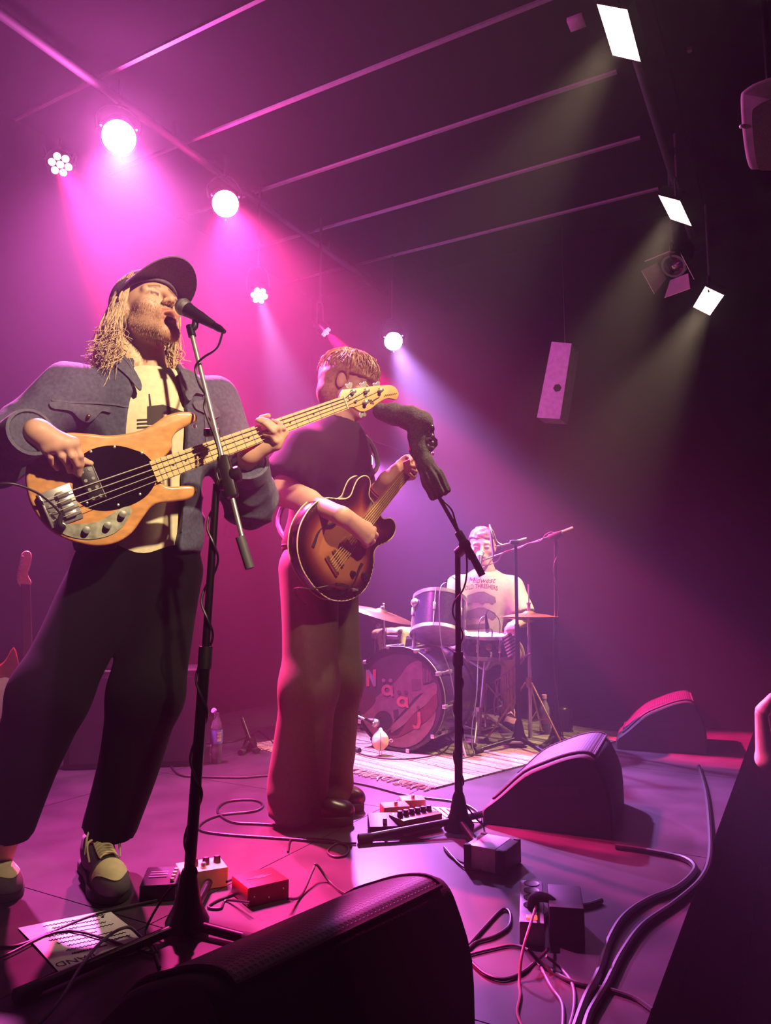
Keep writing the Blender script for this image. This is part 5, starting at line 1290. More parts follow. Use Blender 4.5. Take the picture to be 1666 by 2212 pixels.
# ============================================================= drummer
PD = Vector((pY(1046, 1400, 5.02).x, 5.02, 0))
dp = thing('person', 'drummer in a pale printed tee sitting behind the drum kit', 'person', PD)
dfd = Vector((-.12, -.99, 0)).normalized(); drd = dfd.cross(ZD).normalized(); M3d = np.array([dfd, drd, ZD]).T
dNB = pY(1049, 1240, 4.98); dPL = pY(1046, 1392, 5.06); dT = lambda t: dPL+(dNB-dPL)*t
dRS, dLS = pY(990, 1268, 4.96), pY(1106, 1268, 4.98); dRE, dLE = pY(968, 1338, 4.88), pY(1130, 1338, 4.90); dRW, dLW = pY(1000, 1372, 4.70), pY(1106, 1354, 4.72)
HD = head_frame(pY(1042, 1182, 4.93), (-.16, -.97, -.10)); HDS = 1.04
hdd = head_sdf(HD, HDS, neck=dNB+ZD*.01, neck_r=.058)
def fist(w_, d, r_=.0098):
    d = Vector(d).normalized(); s_ = d.cross(ZD).normalized(); u_ = s_.cross(d); k = [w_+d*.085+s_*(.028-.019*i)+u_*.012 for i in range(4)]
    f = [[q, q+d*.030-u_*.018, q+d*.012-u_*.040, q-d*.014-u_*.036] for q in k]
    return hand_sdf(w_, k, f, [w_+d*.035+s_*.03, w_+d*.066+s_*.036-u_*.016, w_+d*.088+s_*.022-u_*.030], r=r_, wr=.027)
lhd = fist(dLW, (-.15, -.85, -.35)); lhd.cone(dLW, dLE, .029, .043, k=.02).cone(dLE, dLS, .045, .052, k=.03)
rhd = fist(dRW, (.3, -.85, -.3)); rhd.cone(dRW, dRE, .029, .043, k=.02).cone(dRE, dRS, .045, .052, k=.03)
dk1, dk2 = pY(985, 1410, 4.66), pY(1104, 1412, 4.66); df1, df2 = pz(1002, 1566)+ZD*.09, pz(1098, 1572)+ZD*.09
tr = SDF(); tr.ell(dT(.65), (.10, .15, .19), M3d, k=.03).ell(dT(.1), (.11, .15, .15), M3d, k=.03)
for a, b, c_ in ((dPL+drd*.09, dk1, df1), (dPL-drd*.09, dk2, df2)): tr.cone(a, b, .085, .062, k=.03).cone(b, b+(c_-b)*.4, .058, .056, k=.02).cone(b+(c_-b)*.4, c_, .054, .036, k=.02)
soft('body', [(hdd, .0045), (lhd, .004), (rhd, .005), (tr, .010)], M_skin, dp, cols=head_cols(HD, HDS))
ts = SDF(); ts.ell(dT(.70), (.130, .178, .19), M3d, k=.05).ell(dT(.32), (.138, .178, .19), M3d, k=.06).ell(dT(.02), (.15, .19, .12), M3d, k=.05)
ts.cone(dRS, dLS, .062, k=.06).cone(dNB-ZD*.05, dT(.7), .085, .11, k=.05)
for s_, e_ in ((dRS, dRE), (dLS, dLE)):
    sl = SDF(); sl.cone(s_, s_+(e_-s_)*.8, .074, .092, k=.03); sl.cut(s_+(e_-s_)*.86, (e_-s_).normalized()); ts.group(sl, k=.05)
ts.ell(dNB+dfd*.012+ZD*.034, (.068, .066, .038), None, k=.008, sub=True); ts.cut(dPL-ZD*.03, (0, 0, -1))
dsh = soft('t_shirt', [(ts, .009)], mat('pale_cotton', 'bdb0a2', .88, var=.06, scale=60), dp, disp=lambda V: folds(V, 91, 2.2, .006, (1, 1, .4)), rel=2)
bvd = bvh_of(dsh); prd = lambda x, y, o=.0015: on_surf(bvd, x, y, o)
M_pr1, M_pr2 = mat('print_red', '6a2a30', .85), mat('print_grey', '6a5c60', .85)
lettering('shirt_lettering', 'Midwest', 17, lambda x, y: prd(1040+x, 1254-y), M_pr1, dsh, shear=.35)
lettering('shirt_lettering', 'OLD THRESHERS', 9.5, lambda x, y: prd(1040+x, 1268-y), M_pr1, dsh, bend=lambda x, y: (x, y*1.45-.0045*x*x+2))
def pprint(pts): lay('shirt_picture', pts, lambda x, y, o: prd(x, y, o), M_pr2, dsh, .0006, 9, .001, 1)
def blob(cx, cy, rx, ry, n=12): return [(cx+rx*math.cos(a), cy+ry*math.sin(a)) for a in np.linspace(0, 2*math.pi, n, endpoint=False)]
for yy in (1296, 1330):
    pprint([(1010, yy-10), (1030, yy-14), (1034, yy-18), (1046, yy-18), (1048, yy-10), (1070, yy-6), (1072, yy+5), (1008, yy+6)])
    pprint(blob(1042, yy+1, 7, 9)); pprint(blob(1016, yy+5, 5, 5)); pprint(blob(1064, yy+4, 5, 5))
pprint([(1008, 1350), (1056, 1346), (1058, 1356), (1008, 1360)])
tz = SDF(); tz.ell(dPL-ZD*.03, (.15, .18, .12), M3d, k=.05)
for a, b in ((dPL+drd*.09, dk1), (dPL-drd*.09, dk2)):
    lg = SDF(); lg.cone(a, a+(b-a)*.95, .108, .092, k=.05); lg.cut(b, (b-a).normalized()); tz.group(lg, k=.03)
soft('shorts', [(tz, .010)], mat('tan_cotton', 'a8906e', .88, var=.12), dp, disp=lambda V: folds(V, 93, 3, .007), rel=2)
SH3 = [mat('black_suede', '100d10', .85), mat('pale_sole', 'b4a69a', .7), mat('pink_stripe', 'c88a94', .8), M_black]
shoe(dp, pz(1110, 1592)+ZD*.012, pz(1088, 1562)+ZD*.012, .105, .10, SH3, style='sneaker'); shoe(dp, pz(1012, 1590)+ZD*.04, pz(1000, 1560)+ZD*.012, .105, .10, SH3)
c, Fh, Sh, Uh = HD; Mh = np.array([Fh, Sh, Uh]).T
hv = SDF(); hv.ell(c+(Fh*-.020+Uh*.042)*HDS, (.108*HDS, .086*HDS, .092*HDS), Mh, k=.02).ell(c+(Fh*-.05-Uh*.02)*HDS, (.06*HDS, .080*HDS, .07*HDS), Mh, k=.03)
hv.fn(lambda A, X, Y, Z: np.maximum(A, np.minimum(((X-c.x)*Fh.x+(Y-c.y)*Fh.y+(Z-c.z)*Fh.z)+.004, .058-((X-c.x)*Uh.x+(Y-c.y)*Uh.y+(Z-c.z)*Uh.z))))
soft('hair', [(hv, .006)], mat('brown_hair', '5a3c28', .6, var=.4, scale=120), dp, disp=lambda V: folds(V, 95, 16, .005))
th = thing('drum_throne', 'round black drum stool under the drummer', 'stool', Vector((dPL.x, dPL.y, .010)))
zs_ = dPL.z-.16
G().lathe([(.15, zs_-.08), (.165, zs_-.06), (.165, zs_-.02), (.14, zs_)], 28, Matrix.Translation((dPL.x, dPL.y, 0))).build('seat', mat('black_vinyl', '0c0a0c', .4), th)
G().cyl((dPL.x, dPL.y, .12), (dPL.x, dPL.y, zs_-.07), .014).build('post', M_chrome, th); tripod(th, Vector((dPL.x, dPL.y, .010)), .26, .24, .4)
# striped cloth hanging by the snare, fringed scarf below it
sc_ = thing('striped_cloth', 'black and white striped cloth hanging beside the snare drum', 'cloth', pY(1100, 1400, 4.43))
stp = [((1085, 1376), (1100, 1368), (1118, 1400), (1102, 1424)), ((1100, 1368), (1108, 1372), (1122, 1396), (1118, 1400))]
vs = []; na, nb = 6, 13
A_, B_, C_, D_ = (1084, 1378), (1103, 1366), (1124, 1404), (1098, 1420)
for i in range(na+1):
    for j in range(nb+1):
        s_, t_ = i/na, j/nb; x = (A_[0]*(1-s_)+B_[0]*s_)*(1-t_)+(D_[0]*(1-s_)+C_[0]*s_)*t_; y = (A_[1]*(1-s_)+B_[1]*s_)*(1-t_)+(D_[1]*(1-s_)+C_[1]*s_)*t_
        vs.append(pY(x, y, 4.43+.012*math.sin(s_*7+t_*3)))
nv = len(vs); vs += [v+Vector((0, .004, 0)) for v in vs]
for k, (mm, nm) in enumerate(((mat('white_stripe', 'd8ccd0', .9), 'white_stripe'), (mat('black_stripe', '141014', .9), 'black_stripe'))):
    fs = []
    for i in range(na):
        for j in range(nb):
            if j % 2 == k: q = (i*(nb+1)+j, i*(nb+1)+j+1, (i+1)*(nb+1)+j+1, (i+1)*(nb+1)+j); fs += [q, tuple(nv+a for a in q[::-1])]
    G().add(vs, fs).build(nm, mm, sc_)
sf = thing('fringed_scarf', 'pink fringed scarf hanging from the hi-hat stand tube', 'scarf', pY(1095, 1460, 4.50))
g = G()
for r_ in range(2):
    a, b = (pY(1070, 1470+34*r_, 4.50), pY(1120, 1432+38*r_, 4.50)); pts = [a+(b-a)*(k/8)+ZD*(-.010*math.sin(k/8*math.pi)) for k in range(9)]
    g.tube(pts, .006, n=6)
g.build('band', mat('pink_wool', '9a6a80', .95), sf); g = G()
for r_ in range(2):
    for k in range(9):
        a, b = (pY(1070, 1470+34*r_, 4.50), pY(1120, 1432+38*r_, 4.50)); p = a+(b-a)*(k/8); g.tube([p, p-ZD*.06+Vector((rnd.gauss(0, .006), 0, 0)), p-ZD*(.11+.02*rnd.random())], .004, n=5)
g.build('fringe', mat('pink_wool', '9a6a80', .95), sf)['kind'] = 'stuff'
g = G(); g.tube([pY(1118, 1436, 4.50), pY(1132, 1420, hp.y), pY(1146, 1412, hp.y-.012)], .008, n=6)
g.tube([pY(1118, 1470, 4.50), pY(1119, 1450, 4.50), pY(1118, 1434, 4.50)], .006, n=6); g.build('cord', mat('pink_wool', '9a6a80', .95), sf)
# ---- drummer's two microphone stands
q0 = pz(1122, 1612, .010); q1 = pY(1114, 1178, q0.y)
st = thing('microphone_stand', 'black straight microphone stand with flat pop screen in front of the drummer', 'microphone stand', q0, 'microphone stands'); stand_base(st, q0, [pz(1028, 1628, .008), pz(1190, 1640, .008), pz(1128, 1592, .008)], h=.13, r=.034)
G().cyl(q0+ZD*.1, q0+(q1-q0)*.6, .014).build('lower_tube', M_blkmetal, st); G().cyl(q0+(q1-q0)*.58, q1, .010).build('upper_tube', M_blkmetal, st)
G().box(pY(1112, 1172, q0.y), (.055, .03, .028), bev=.006).build('clamp', M_black, st); G().cyl(pY(1070, 1181, q0.y), pY(1120, 1170, q0.y), .005).build('arm', M_chrome, st); G().cyl(pY(1118, 1170, q0.y), pY(1138, 1164, q0.y), .010).build('arm_grip', M_steel, st)
G().tube([pY(1088, 1178, q0.y), pY(1074, 1170, q0.y), pY(1066, 1150, q0.y), pY(1058, 1136, q0.y)], .004, n=6).build('gooseneck', M_chrome, st)
G().lathe([(.001, -.004), (.095, -.004), (.098, 0), (.095, .004), (.001, .004)], 28, axis_m(pY(1062, 1168, q0.y), (.98, -.10, .1)), cap=False).build('pop_screen', M_black, st)
q0 = pz(1202, 1608, .0); q1 = pY(1200, 1158, q0.y)
st = thing('microphone_stand', 'dark boom microphone stand at the end of the rug reaching to the drummer\'s mouth', 'microphone stand', q0, 'microphone stands'); stand_base(st, q0, [pz(1170, 1620), pz(1240, 1615), pz(1205, 1592)], h=.12, r=.03)
G().cyl(q0+ZD*.1, q0+(q1-q0)*.6, .013).build('lower_tube', M_blkmetal, st); G().cyl(q0+(q1-q0)*.58, q1, .009).build('upper_tube', M_blkmetal, st)
G().cyl(pY(1238, 1141, q0.y), pY(1050, 1208, 4.72), .005).build('boom', M_blkmetal, st); clutch(st, pY(1200, 1156, q0.y), pY(1238, 1141, q0.y)-pY(1050, 1208, 4.72), .09); G().cyl(pY(1212, 1151, q0.y), pY(1238, 1141, q0.y), .011).build('counterweight', mat('wood_grip', '7a4a30', .6), st)
microphone('microphone', 'vocal microphone close to the drummer\'s mouth', pY(1037, 1198, 4.74), pY(1036, 1226, 4.68), 'vocal microphones', .024)
cb = thing('microphone_cable', 'thin red-lit cable looped along the drummer\'s boom', 'cable', q0)
G().tube([pY(1036, 1228, 4.68), pY(1052, 1222, 4.7), pY(1075, 1212, 4.66), pY(1090, 1192, 4.62), pY(1122, 1184, 4.6), pY(1140, 1174, 4.55), pY(1168, 1168, 4.5), pY(1180, 1154, 4.48), pY(1196, 1152, 4.45), pY(1206, 1190, 4.45), pY(1196, 1230, 4.44), pY(1208, 1300, 4.44), pY(1196, 1400, 4.44), pY(1206, 1520, 4.44), q0+Vector((.04, -.03, .01))], .003, n=6).build('cable', M_cable, cb)
# grey lead from the tom microphone down to the rug
cb = thing('microphone_cable', 'grey lead hanging from the rack tom down to the rug', 'cable', pz(1022, 1630, .012))
G().tube([pY(965, 1258, 4.34), pY(952, 1270, 4.26), pY(949, 1320, 4.2), pY(955, 1400, 4.16), pY(972, 1450, 4.15), pY(985, 1520, 4.12), pY(1000, 1580, 4.1), pz(1015, 1632, .014)], .003, n=6).build('cable', mat('grey_cable', '55505a', .5), cb)
cb = thing('microphone_cable', 'grey lead hanging from the snare drum down to the rug', 'cable', pz(1022, 1630, .012))
G().tube([pY(1050, 1330, 4.46), pY(1036, 1345, 4.43), pY(1033, 1420, 4.42), pY(1030, 1500, 4.3), pY(1020, 1570, 4.2), pY(1020, 1610, 4.15), pz(1024, 1630, .014), pz(990, 1640, .014)], .003, n=6).build('cable', mat('grey_cable', '55505a', .5), cb)
# ============================================================= wedge monitors
M_cab = mat('black_cabinet', '060508', .8, var=.3, scale=200, bump=.3)
def grille_mat():
    m = mat('perforated_grille', '1b1822', .5, .3, var=.1); nt = m.node_tree; b = nt.nodes['Principled BSDF']
    tc = nt.nodes.new('ShaderNodeTexCoord'); v = nt.nodes.new('ShaderNodeTexVoronoi'); v.inputs['Scale'].default_value = 95; v.inputs['Randomness'].default_value = .0
    nt.links.new(tc.outputs['UV'], v.inputs['Vector']); v.voronoi_dimensions = '2D'
    r = nt.nodes.new('ShaderNodeMapRange'); r.inputs['From Min'].default_value = .28; r.inputs['From Max'].default_value = .36; nt.links.new(v.outputs['Distance'], r.inputs['Value'])
    mx = nt.nodes.new('ShaderNodeMix'); mx.data_type = 'RGBA'; mx.inputs[6].default_value = (.0015, .001, .002, 1); mx.inputs[7].default_value = (*lin('322c3e'), 1)
    nt.links.new(r.outputs[0], mx.inputs[0]); nt.links.new(mx.outputs[2], b.inputs['Base Color'])
    bp = nt.nodes.new('ShaderNodeBump'); bp.inputs['Strength'].default_value = .8; bp.inputs['Distance'].default_value = .003; nt.links.new(r.outputs[0], bp.inputs['Height']); nt.links.new(bp.outputs[0], b.inputs['Normal'])
    return m
M_gr = grille_mat()
PROF = [(0, .0), (-.002, .045), (.030, .075), (.065, .105), (.157, .190), (.24, .233), (.314, .264), (.377, .279), (.410, .270), (.435, .235), (.47, .142), (.475, 0)]
def wedge(label, fb, head, L_, sc_=1.0):
    """fb: floor point of the near end's front corner, head: direction of the long axis"""
    d = Vector((math.sin(head), math.cos(head), 0)); p = Vector((d.y, -d.x, 0)); t = thing('stage_monitor', label, 'speaker', fb, 'wedge monitors')
    P = lambda q, z, l: fb+p*(q*sc_)+ZD*(z*sc_+.001)+d*l
    o2, _ = smooth_path([Vector((a, b, 0)) for a, b in PROF], 3); o2 = [(v.x, max(0, v.y)) for v in o2]
    n = len(o2); M = Matrix((d, p, ZD)).transposed().to_4x4()
    # body: outline swept along d, rounded ends, slightly inset under the grille
    rings = [(0, .010), (.006, .003), (.016, 0), (L_-.016, 0), (L_-.006, .003), (L_, .010)]; cx, cz = .25, .10; vs = []
    for l, ins in rings:
        for a, b in o2:
            k = ins/math.hypot(a-cx, b-cz); vs.append(P(a+(cx-a)*k, max(0, b+(cz-b)*k), l))
    fs = [(i*n+k, i*n+(k+1) % n, (i+1)*n+(k+1) % n, (i+1)*n+k) for i in range(len(rings)-1) for k in range(n)]+[tuple(range(n-1, -1, -1)), tuple((len(rings)-1)*n+k for k in range(n))]
    G().add(vs, fs).build('cabinet', M_cab, t, angle=35)
    gi = [k for k, (a, b) in enumerate(o2) if .035 < a < .412 and b > .07 and k < n*.80]; vs = []; uvs = []; le = np.linspace(.035, L_-.035, 14)
    acc = 0
    for c_, k in enumerate(gi):
        if c_: acc += math.hypot(o2[k][0]-o2[gi[c_-1]][0], o2[k][1]-o2[gi[c_-1]][1])
        a, b = o2[k]; a0, b0 = o2[k-1]; a1, b1 = o2[k+1]; nx, nz = -(b1-b0), a1-a0; l_ = math.hypot(nx, nz) or 1
        for l in le: vs.append(P(a+nx/l_*.006, b+nz/l_*.006, l)); uvs.append((acc*sc_, l))
    w_ = len(le); fs = [(i*w_+j, i*w_+j+1, (i+1)*w_+j+1, (i+1)*w_+j) for i in range(len(gi)-1) for j in range(w_-1)]
    o = G().add(vs, fs).build('grille', M_gr, t); ul = o.data.uv_layers.new(name='UVMap')
    for lp in o.data.loops: ul.data[lp.index].uv = uvs[lp.vertex_index]
    # rubber rim round the grille and a recessed carrying handle in the end
    G().tube([vs[i*w_] for i in range(len(gi))]+[vs[(len(gi)-1)*w_+j] for j in range(1, w_)]+[vs[i*w_+w_-1] for i in range(len(gi)-2, -1, -1)]+[vs[j] for j in range(w_-2, 0, -1)], .005, n=6, sub=1, closed=True).build('grille_rim', M_cab, t)
    G().box(P(.30, .13, -.001), (.10, .035, .006), Matrix.Identity(4), bev=.002)
    hg = G(); hp_ = [P(.22, .12, -.002), P(.22, .15, -.002), P(.36, .17, -.002), P(.36, .14, -.002)]; hg.add(hp_+[q-d*.003 for q in hp_], [(0, 1, 2, 3), (7, 6, 5, 4), (0, 4, 5, 1), (1, 5, 6, 2), (2, 6, 7, 3), (3, 7, 4, 0)]); hg.build('end_handle', M_rub, t)
    return t
wedge('black wedge monitor in front of the guitarist\'s microphone stand', pz(1042, 1780), R(22), .50)
wedge('black wedge monitor at the far corner of the stage beyond the rug', pz(1332, 1618), R(20), .46)
_h = R(41); _d = Vector((math.sin(_h), math.cos(_h), 0)); _p = Vector((_d.y, -_d.x, 0)); apx = pz(470, 2100, .285); apx.z = 0
wedge('black wedge monitor with perforated grille by the red box, turned to the singer', apx-_p*.377-_d*.03, _h, .58)
# ============================================================= loudspeakers on the walls
def spk_box(name, label, pts, depth, m, group=None):
    """front face corners in world space, pushed back along depth"""
    t = thing(name, label, 'speaker', sum(pts, Vector())/4, group); d = Vector(depth); n = len(pts)
    G().add(list(pts)+[q+d for q in pts], [(0, 1, 2, 3), (7, 6, 5, 4)]+[(k, 4+k, 4+(k+1) % 4, (k+1) % 4) for k in range(4)]).build('cabinet', m, t, smooth=False); return t
wp = SU-.33; fc = [pplane(x, y, uv(wp, 0, 0), UD) for x, y in ((1160, 902), (1210, 905), (1235, 742), (1192, 738))]
M_pale = mat('pale_speaker', '9a8fa0', .6)
t = spk_box('hanging_speaker', 'tall pale loudspeaker hanging on the dark side wall', fc, UD*.20, M_pale)
hc_ = pplane(1204, 838, uv(wp-.001, 0, 0), UD); G().lathe([(.028, 0), (.028, .004)], 6, axis_m(hc_, -UD)).build('port', mat('void_black', '020202', .9), t)
G().cyl(sum(fc, Vector())/4+UD*.1, sum(fc, Vector())/4+UD*.325, .02).build('bracket', M_blkmetal, t)
G().cyl((fc[2]+fc[3])/2+UD*.1, Vector((((fc[2]+fc[3])/2+UD*.1).x, ((fc[2]+fc[3])/2+UD*.1).y, CZ-.002)), .006).build('hanger', M_blkmetal, t)
c0 = pY(1668, 275, 2.5); ol = [(1600, 215), (1608, 195), (1640, 176), (1700, 160), (1760, 175), (1760, 350), (1700, 366), (1640, 366), (1618, 360), (1606, 300)]
t = thing('hanging_speaker', 'grey rounded loudspeaker hung high over the hall beside the stage', 'speaker', c0)
vn = (Vector((0, 0, HC))-c0).normalized(); px_ = ZD.cross(vn).normalized(); py_ = vn.cross(px_); MM = frame_m(c0, px_, py_, vn)
lo_ = [((pplane(x, y, c0, vn)-c0).dot(px_), (pplane(x, y, c0, vn)-c0).dot(py_)) for x, y in ol]
G().prism(smooth2(lo_, 3), -.22, 0, MM, bev=.012, seg=3).build('cabinet', mat('mid_grey_speaker', '9a8c92', .6), t)
gl2 = [(a*.86+.02, (b-.02)*.80-.02) for a, b in lo_]; G().prism(smooth2(gl2, 3), .0005, .006, MM).build('grille', mat('speaker_mesh', '8a7e84', .7, var=.3, scale=300), t)
G().ball(pplane(1602, 273, c0, vn), .008, 8).build('bolt', M_chrome, t)
G().cyl(c0+py_*.12-vn*.11, Vector(((c0-vn*.11).x, (c0-vn*.11).y, CZ-.002)), .012).build('hanger', M_blkmetal, t)
for (px, py, w_, lab) in ((1246, 48, .075, 'pale square junction box on the ceiling beside the largest floodlight'), (1490, 107, .022, 'tiny pale square socket on the ceiling')):
    p = pz(px, py, CZ-.012); o = G().box((0, 0, 0), (w_, w_, .023), frame_m(p, UD, VD, ZD), bev=.003).build('pale_box', mat('box_plastic', '8a7680', .6)); tag(o, lab, 'box')  # plain boxes added for two small pale square marks
# ============================================================= amplifier, spare guitar, bottle at the back
af = pz(432, 1655); t = thing('bass_cabinet', 'black loudspeaker cabinet with bright metal top edge behind the singer\'s leg', 'amplifier', af)
ex = Vector((-.989, -.15, 0)); ey = Vector((-.15, .989, 0)); top_z = pY(432, 1448, af.y).z
G().box((.33, .19, top_z/2), (.66, .38, top_z-.004), frame_m(af, ex, ey, ZD), bev=.008).build('box', mat('amp_vinyl', '050405', .75, var=.2, scale=150), t)
G().box((.33, -.004, top_z/2), (.60, .006, top_z-.06), frame_m(af, ex, ey, ZD)).build('grille_cloth', mat('amp_cloth', '060506', .9), t)
G().box((.33, .002, top_z+.002), (.66, .012, .008), frame_m(af, ex, ey, ZD)).build('top_edge', M_steel, t)
for a in (0.012, .648): G().ball(frame_m(af, ex, ey, ZD) @ Vector((a, -.002, top_z-.02)), .010, 6).build('corner', M_steel, t)
hdp = frame_m(af, ex, ey, ZD); t = thing('amplifier_head', 'black amplifier head standing on the loudspeaker cabinet', 'amplifier', hdp @ Vector((.35, .2, top_z+.006)))
G().box((.35, .2, top_z+.085), (.45, .28, .15), hdp, bev=.006).build('case', M_black, t); G().box((.35, .057, top_z+.085), (.40, .004, .10), hdp).build('front_panel', M_blkmetal, t)
for k in range(5): G().cyl(hdp @ Vector((.20+.07*k, .055, top_z+.09)), hdp @ Vector((.20+.07*k, .043, top_z+.09)), .011).build('knob', M_black, t)
# spare guitar on its stand
sg = thing('electric_guitar', 'spare orange-brown electric guitar with pale headstock on a stand', 'guitar', pY(20, 1590, 3.2)); gy = 3.25
sn = (Vector((0, 0, HC))-pY(50, 1300, gy)).normalized(); so = pY(50, 1300, gy); sx_ = ZD.cross(sn).normalized(); sy_ = sn.cross(sx_); MS_ = frame_m(so, sx_, sy_, sn)
sl_ = lambda px, py: ((pplane(px, py, so, sn)-so).dot(sx_), (pplane(px, py, so, sn)-so).dot(sy_))
G().prism(smooth2([sl_(*p) for p in ((30, 1398), (42, 1440), (46, 1490), (40, 1520), (44, 1545), (24, 1590), (-30, 1625), (-90, 1600), (-110, 1540), (-85, 1480), (-95, 1430), (-60, 1408), (-20, 1440), (8, 1430))], 3), -.045, 0, MS_, bev=.006, seg=3).build('body', mat('amber_finish', '70380f', .2, coat=.5), sg)
G().prism([sl_(*p) for p in ((45, 1262), (66, 1262), (72, 1450), (50, 1450))], -.006, .016, MS_, bev=.003, seg=1).build('neck', mat('dark_rosewood', '3a2413', .5), sg)
hst_ = G().prism(smooth2([sl_(*p) for p in ((36, 1250), (42, 1215), (47, 1196), (58, 1190), (68, 1197), (66, 1220), (60, 1240), (68, 1258), (60, 1270), (46, 1270))], 3), -.004, .010, MS_, bev=.002, seg=1).build('headstock', M_maple, sg)
for k in range(6): q = sl_(49-k*1.8, 1203+k*9); G().lathe([(.006, .010), (.004, .018)], 8, MS_ @ Matrix.Translation((q[0], q[1], 0))).build('tuning_post', M_chrome, hst_)
G().prism(smooth2([sl_(*p) for p in ((20, 1465), (30, 1500), (14, 1545), (-20, 1550), (-30, 1500), (-10, 1470))], 3), .0005, .003, MS_).build('pickguard', mat('white_guard', 'b8b0a8', .4), sg)
st = thing('guitar_stand', 'dark folding stand under the spare guitar', 'guitar stand', Vector((so.x, so.y, 0)))
for dx in (-.16, .10): G().tube([pY(-20, 1600, gy+.02)+Vector((dx*.4, 0, 0)), Vector((so.x-.1+dx, gy-.12, .02))], .009, n=8, sub=1).build('leg', M_blkmetal, st)
G().tube([pY(-20, 1600, gy+.02), Vector((so.x-.1, gy+.25, .02))], .009, n=8, sub=1).build('leg', M_blkmetal, st); G().cyl(pY(-60, 1620, gy+.0)+Vector((0, -.03, -.012)), pY(30, 1620, gy)+Vector((0, -.03, -.012)), .010).build('cradle', M_rub, st)
# water bottle
bt = pz(466, 1648); t = thing('water_bottle', 'clear plastic water bottle with blue label and flipped cap on the floor', 'bottle', bt)
M_pet = mat('clear_plastic', 'e8e0f0', .08, trans=.9, spec=.5)
G().lathe([(.027, .0), (.031, .006), (.031, .075), (.029, .085), (.031, .095), (.031, .175), (.024, .205), (.013, .235), (.012, .252)], 24, Matrix.Translation(bt)).build('bottle', M_pet, t)
G().lathe([(.0318, .10), (.0318, .168)], 24, Matrix.Translation(bt), cap=False).build('label', mat('blue_label', '7a8ccc', .5, var=.5, scale=14), t)
lb = thing_lab = G(); 
vs = [bt+Vector((math.sin(a)*.0324, -math.cos(a)*.0324, z)) for z in (.112, .158) for a in (.35, .6, .85, 1.1)]; G().add(vs, [(0, 1, 5, 4), (1, 2, 6, 5), (2, 3, 7, 6)]).build('label_panel', mat('cream_label', 'e8e4b8', .6), t)
for k, s_ in enumerate(('KOS', 'ACV')):
    lettering('label_lettering', s_, .014, lambda x, y: bt+Vector((math.sin(.72+x/.0328)*.0328, -math.cos(.72+x/.0328)*.0328, .147-.017*k+y)), M_rub, t)
G().lathe([(.014, 0), (.014, .010), (.012, .012)], 16, axis_m(bt+Vector((-.012, -.004, .262)), (-.5, -.75, .4))).build('cap', mat('lilac_cap', 'b9a2d8', .5), t)
# small stands, boxes behind
ms = pz(540, 1620); t = thing('short_microphone_stand', 'short black tripod stand with cable between the bottle and the guitarist', 'microphone stand', ms); stand_base(t, ms, [pz(520, 1632), pz(556, 1628), pz(545, 1606)], h=.05, r=.026); G().cyl(ms+ZD*.05, pY(523, 1552, ms.y+.05), .011).build('tube', M_blkmetal, t)
pb = pY(1178, 1590, 4.75); pb.z = .0; t = thing('soda_bottle', 'empty plastic bottle with pink-lit cap behind the hi-hat stand', 'bottle', pb)
G().lathe([(.030, .0), (.034, .008), (.034, .14), (.030, .17), (.014, .21), (.013, .225)], 20, Matrix.Translation(pb)).build('bottle', M_pet, t); G().lathe([(.0155, .222), (.0155, .245)], 16, Matrix.Translation(pb)).build('cap', mat('pale_cap', 'c08aa0', .5), t); G().lathe([(.0345, .07), (.0345, .12)], 20, Matrix.Translation(pb), cap=False).build('label', mat('plum_label', '6a3a5a', .6), t)
fn = pz(1215, 1598); fn.y += .25; fn.x += .07; t = thing('floor_lamp_can', 'small dark round lamp can standing behind the boom stand', 'stage lamp', fn); G().lathe([(.05, .02), (.055, .03), (.055, .14), (.04, .16), (.02, .165)], 20, Matrix.Translation(fn)).build('can', M_blkmetal, t); G().box(fn+ZD*.010, (.10, .08, .019), bev=.003).build('foot', M_black, t)
ac = pz(1537, 1612); o = G().box(ac+ZD*.018, (.05, .05, .034), bev=.004).build('cable_box', M_black); tag(o, 'little black box alone on the pink-lit floor beyond the far monitor', 'box')
# ============================================================= pedals and boxes on the floor
def fl_frame(a, b):
    """near-left and near-right floor corners -> frame"""
    a, b = pz(*a), pz(*b); x = (b-a).normalized(); y = ZD.cross(x); return frame_m(a, x, y, ZD), (b-a).length
def pedal(label, a, b, dep, h, m, knobs=(), top=None, switch=True, slope=0):
    M, w_ = fl_frame(a, b); t = thing('effects_pedal', label, 'effects pedal', M @ Vector((w_/2, dep/2, 0)), 'effects pedals')
    g = G(); ol = [(0, .002), (dep, .002), (dep, h+slope), (0, h)]; g.prism(ol, 0, w_, M @ Matrix(((0, 0, 1, 0), (1, 0, 0, 0), (0, 1, 0, 0), (0, 0, 0, 1))), bev=.003, seg=2); g.build('case', m, t)
    for kx, ky in knobs:
        z = h+slope*ky; G().lathe([(.011, 0), (.011, .006), (.009, .020), (.002, .021)], 14, M @ Matrix.Translation((w_*kx, dep*ky, z))).build('knob', M_black, t)
    if switch: G().lathe([(.008, 0), (.008, .012), (.005, .016)], 12, M @ Matrix.Translation((w_*.5, dep*.25, h+slope*.25))).build('footswitch', M_chrome, t)
    return t, M, w_
pedal('dark blue bass pedal with four pale buttons beside the singer\'s shoe', (300, 1950), (378, 1946), .12, .045, mat('navy_case', '161a2e', .35), (), slope=.008, switch=False)
t, M, w_ = fl_frame((300, 1950), (378, 1946)) if 0 else (None, *fl_frame((300, 1950), (378, 1946)))
o_ = [o for o in C.objects if o.get('label', '').startswith('dark blue bass pedal')][0]
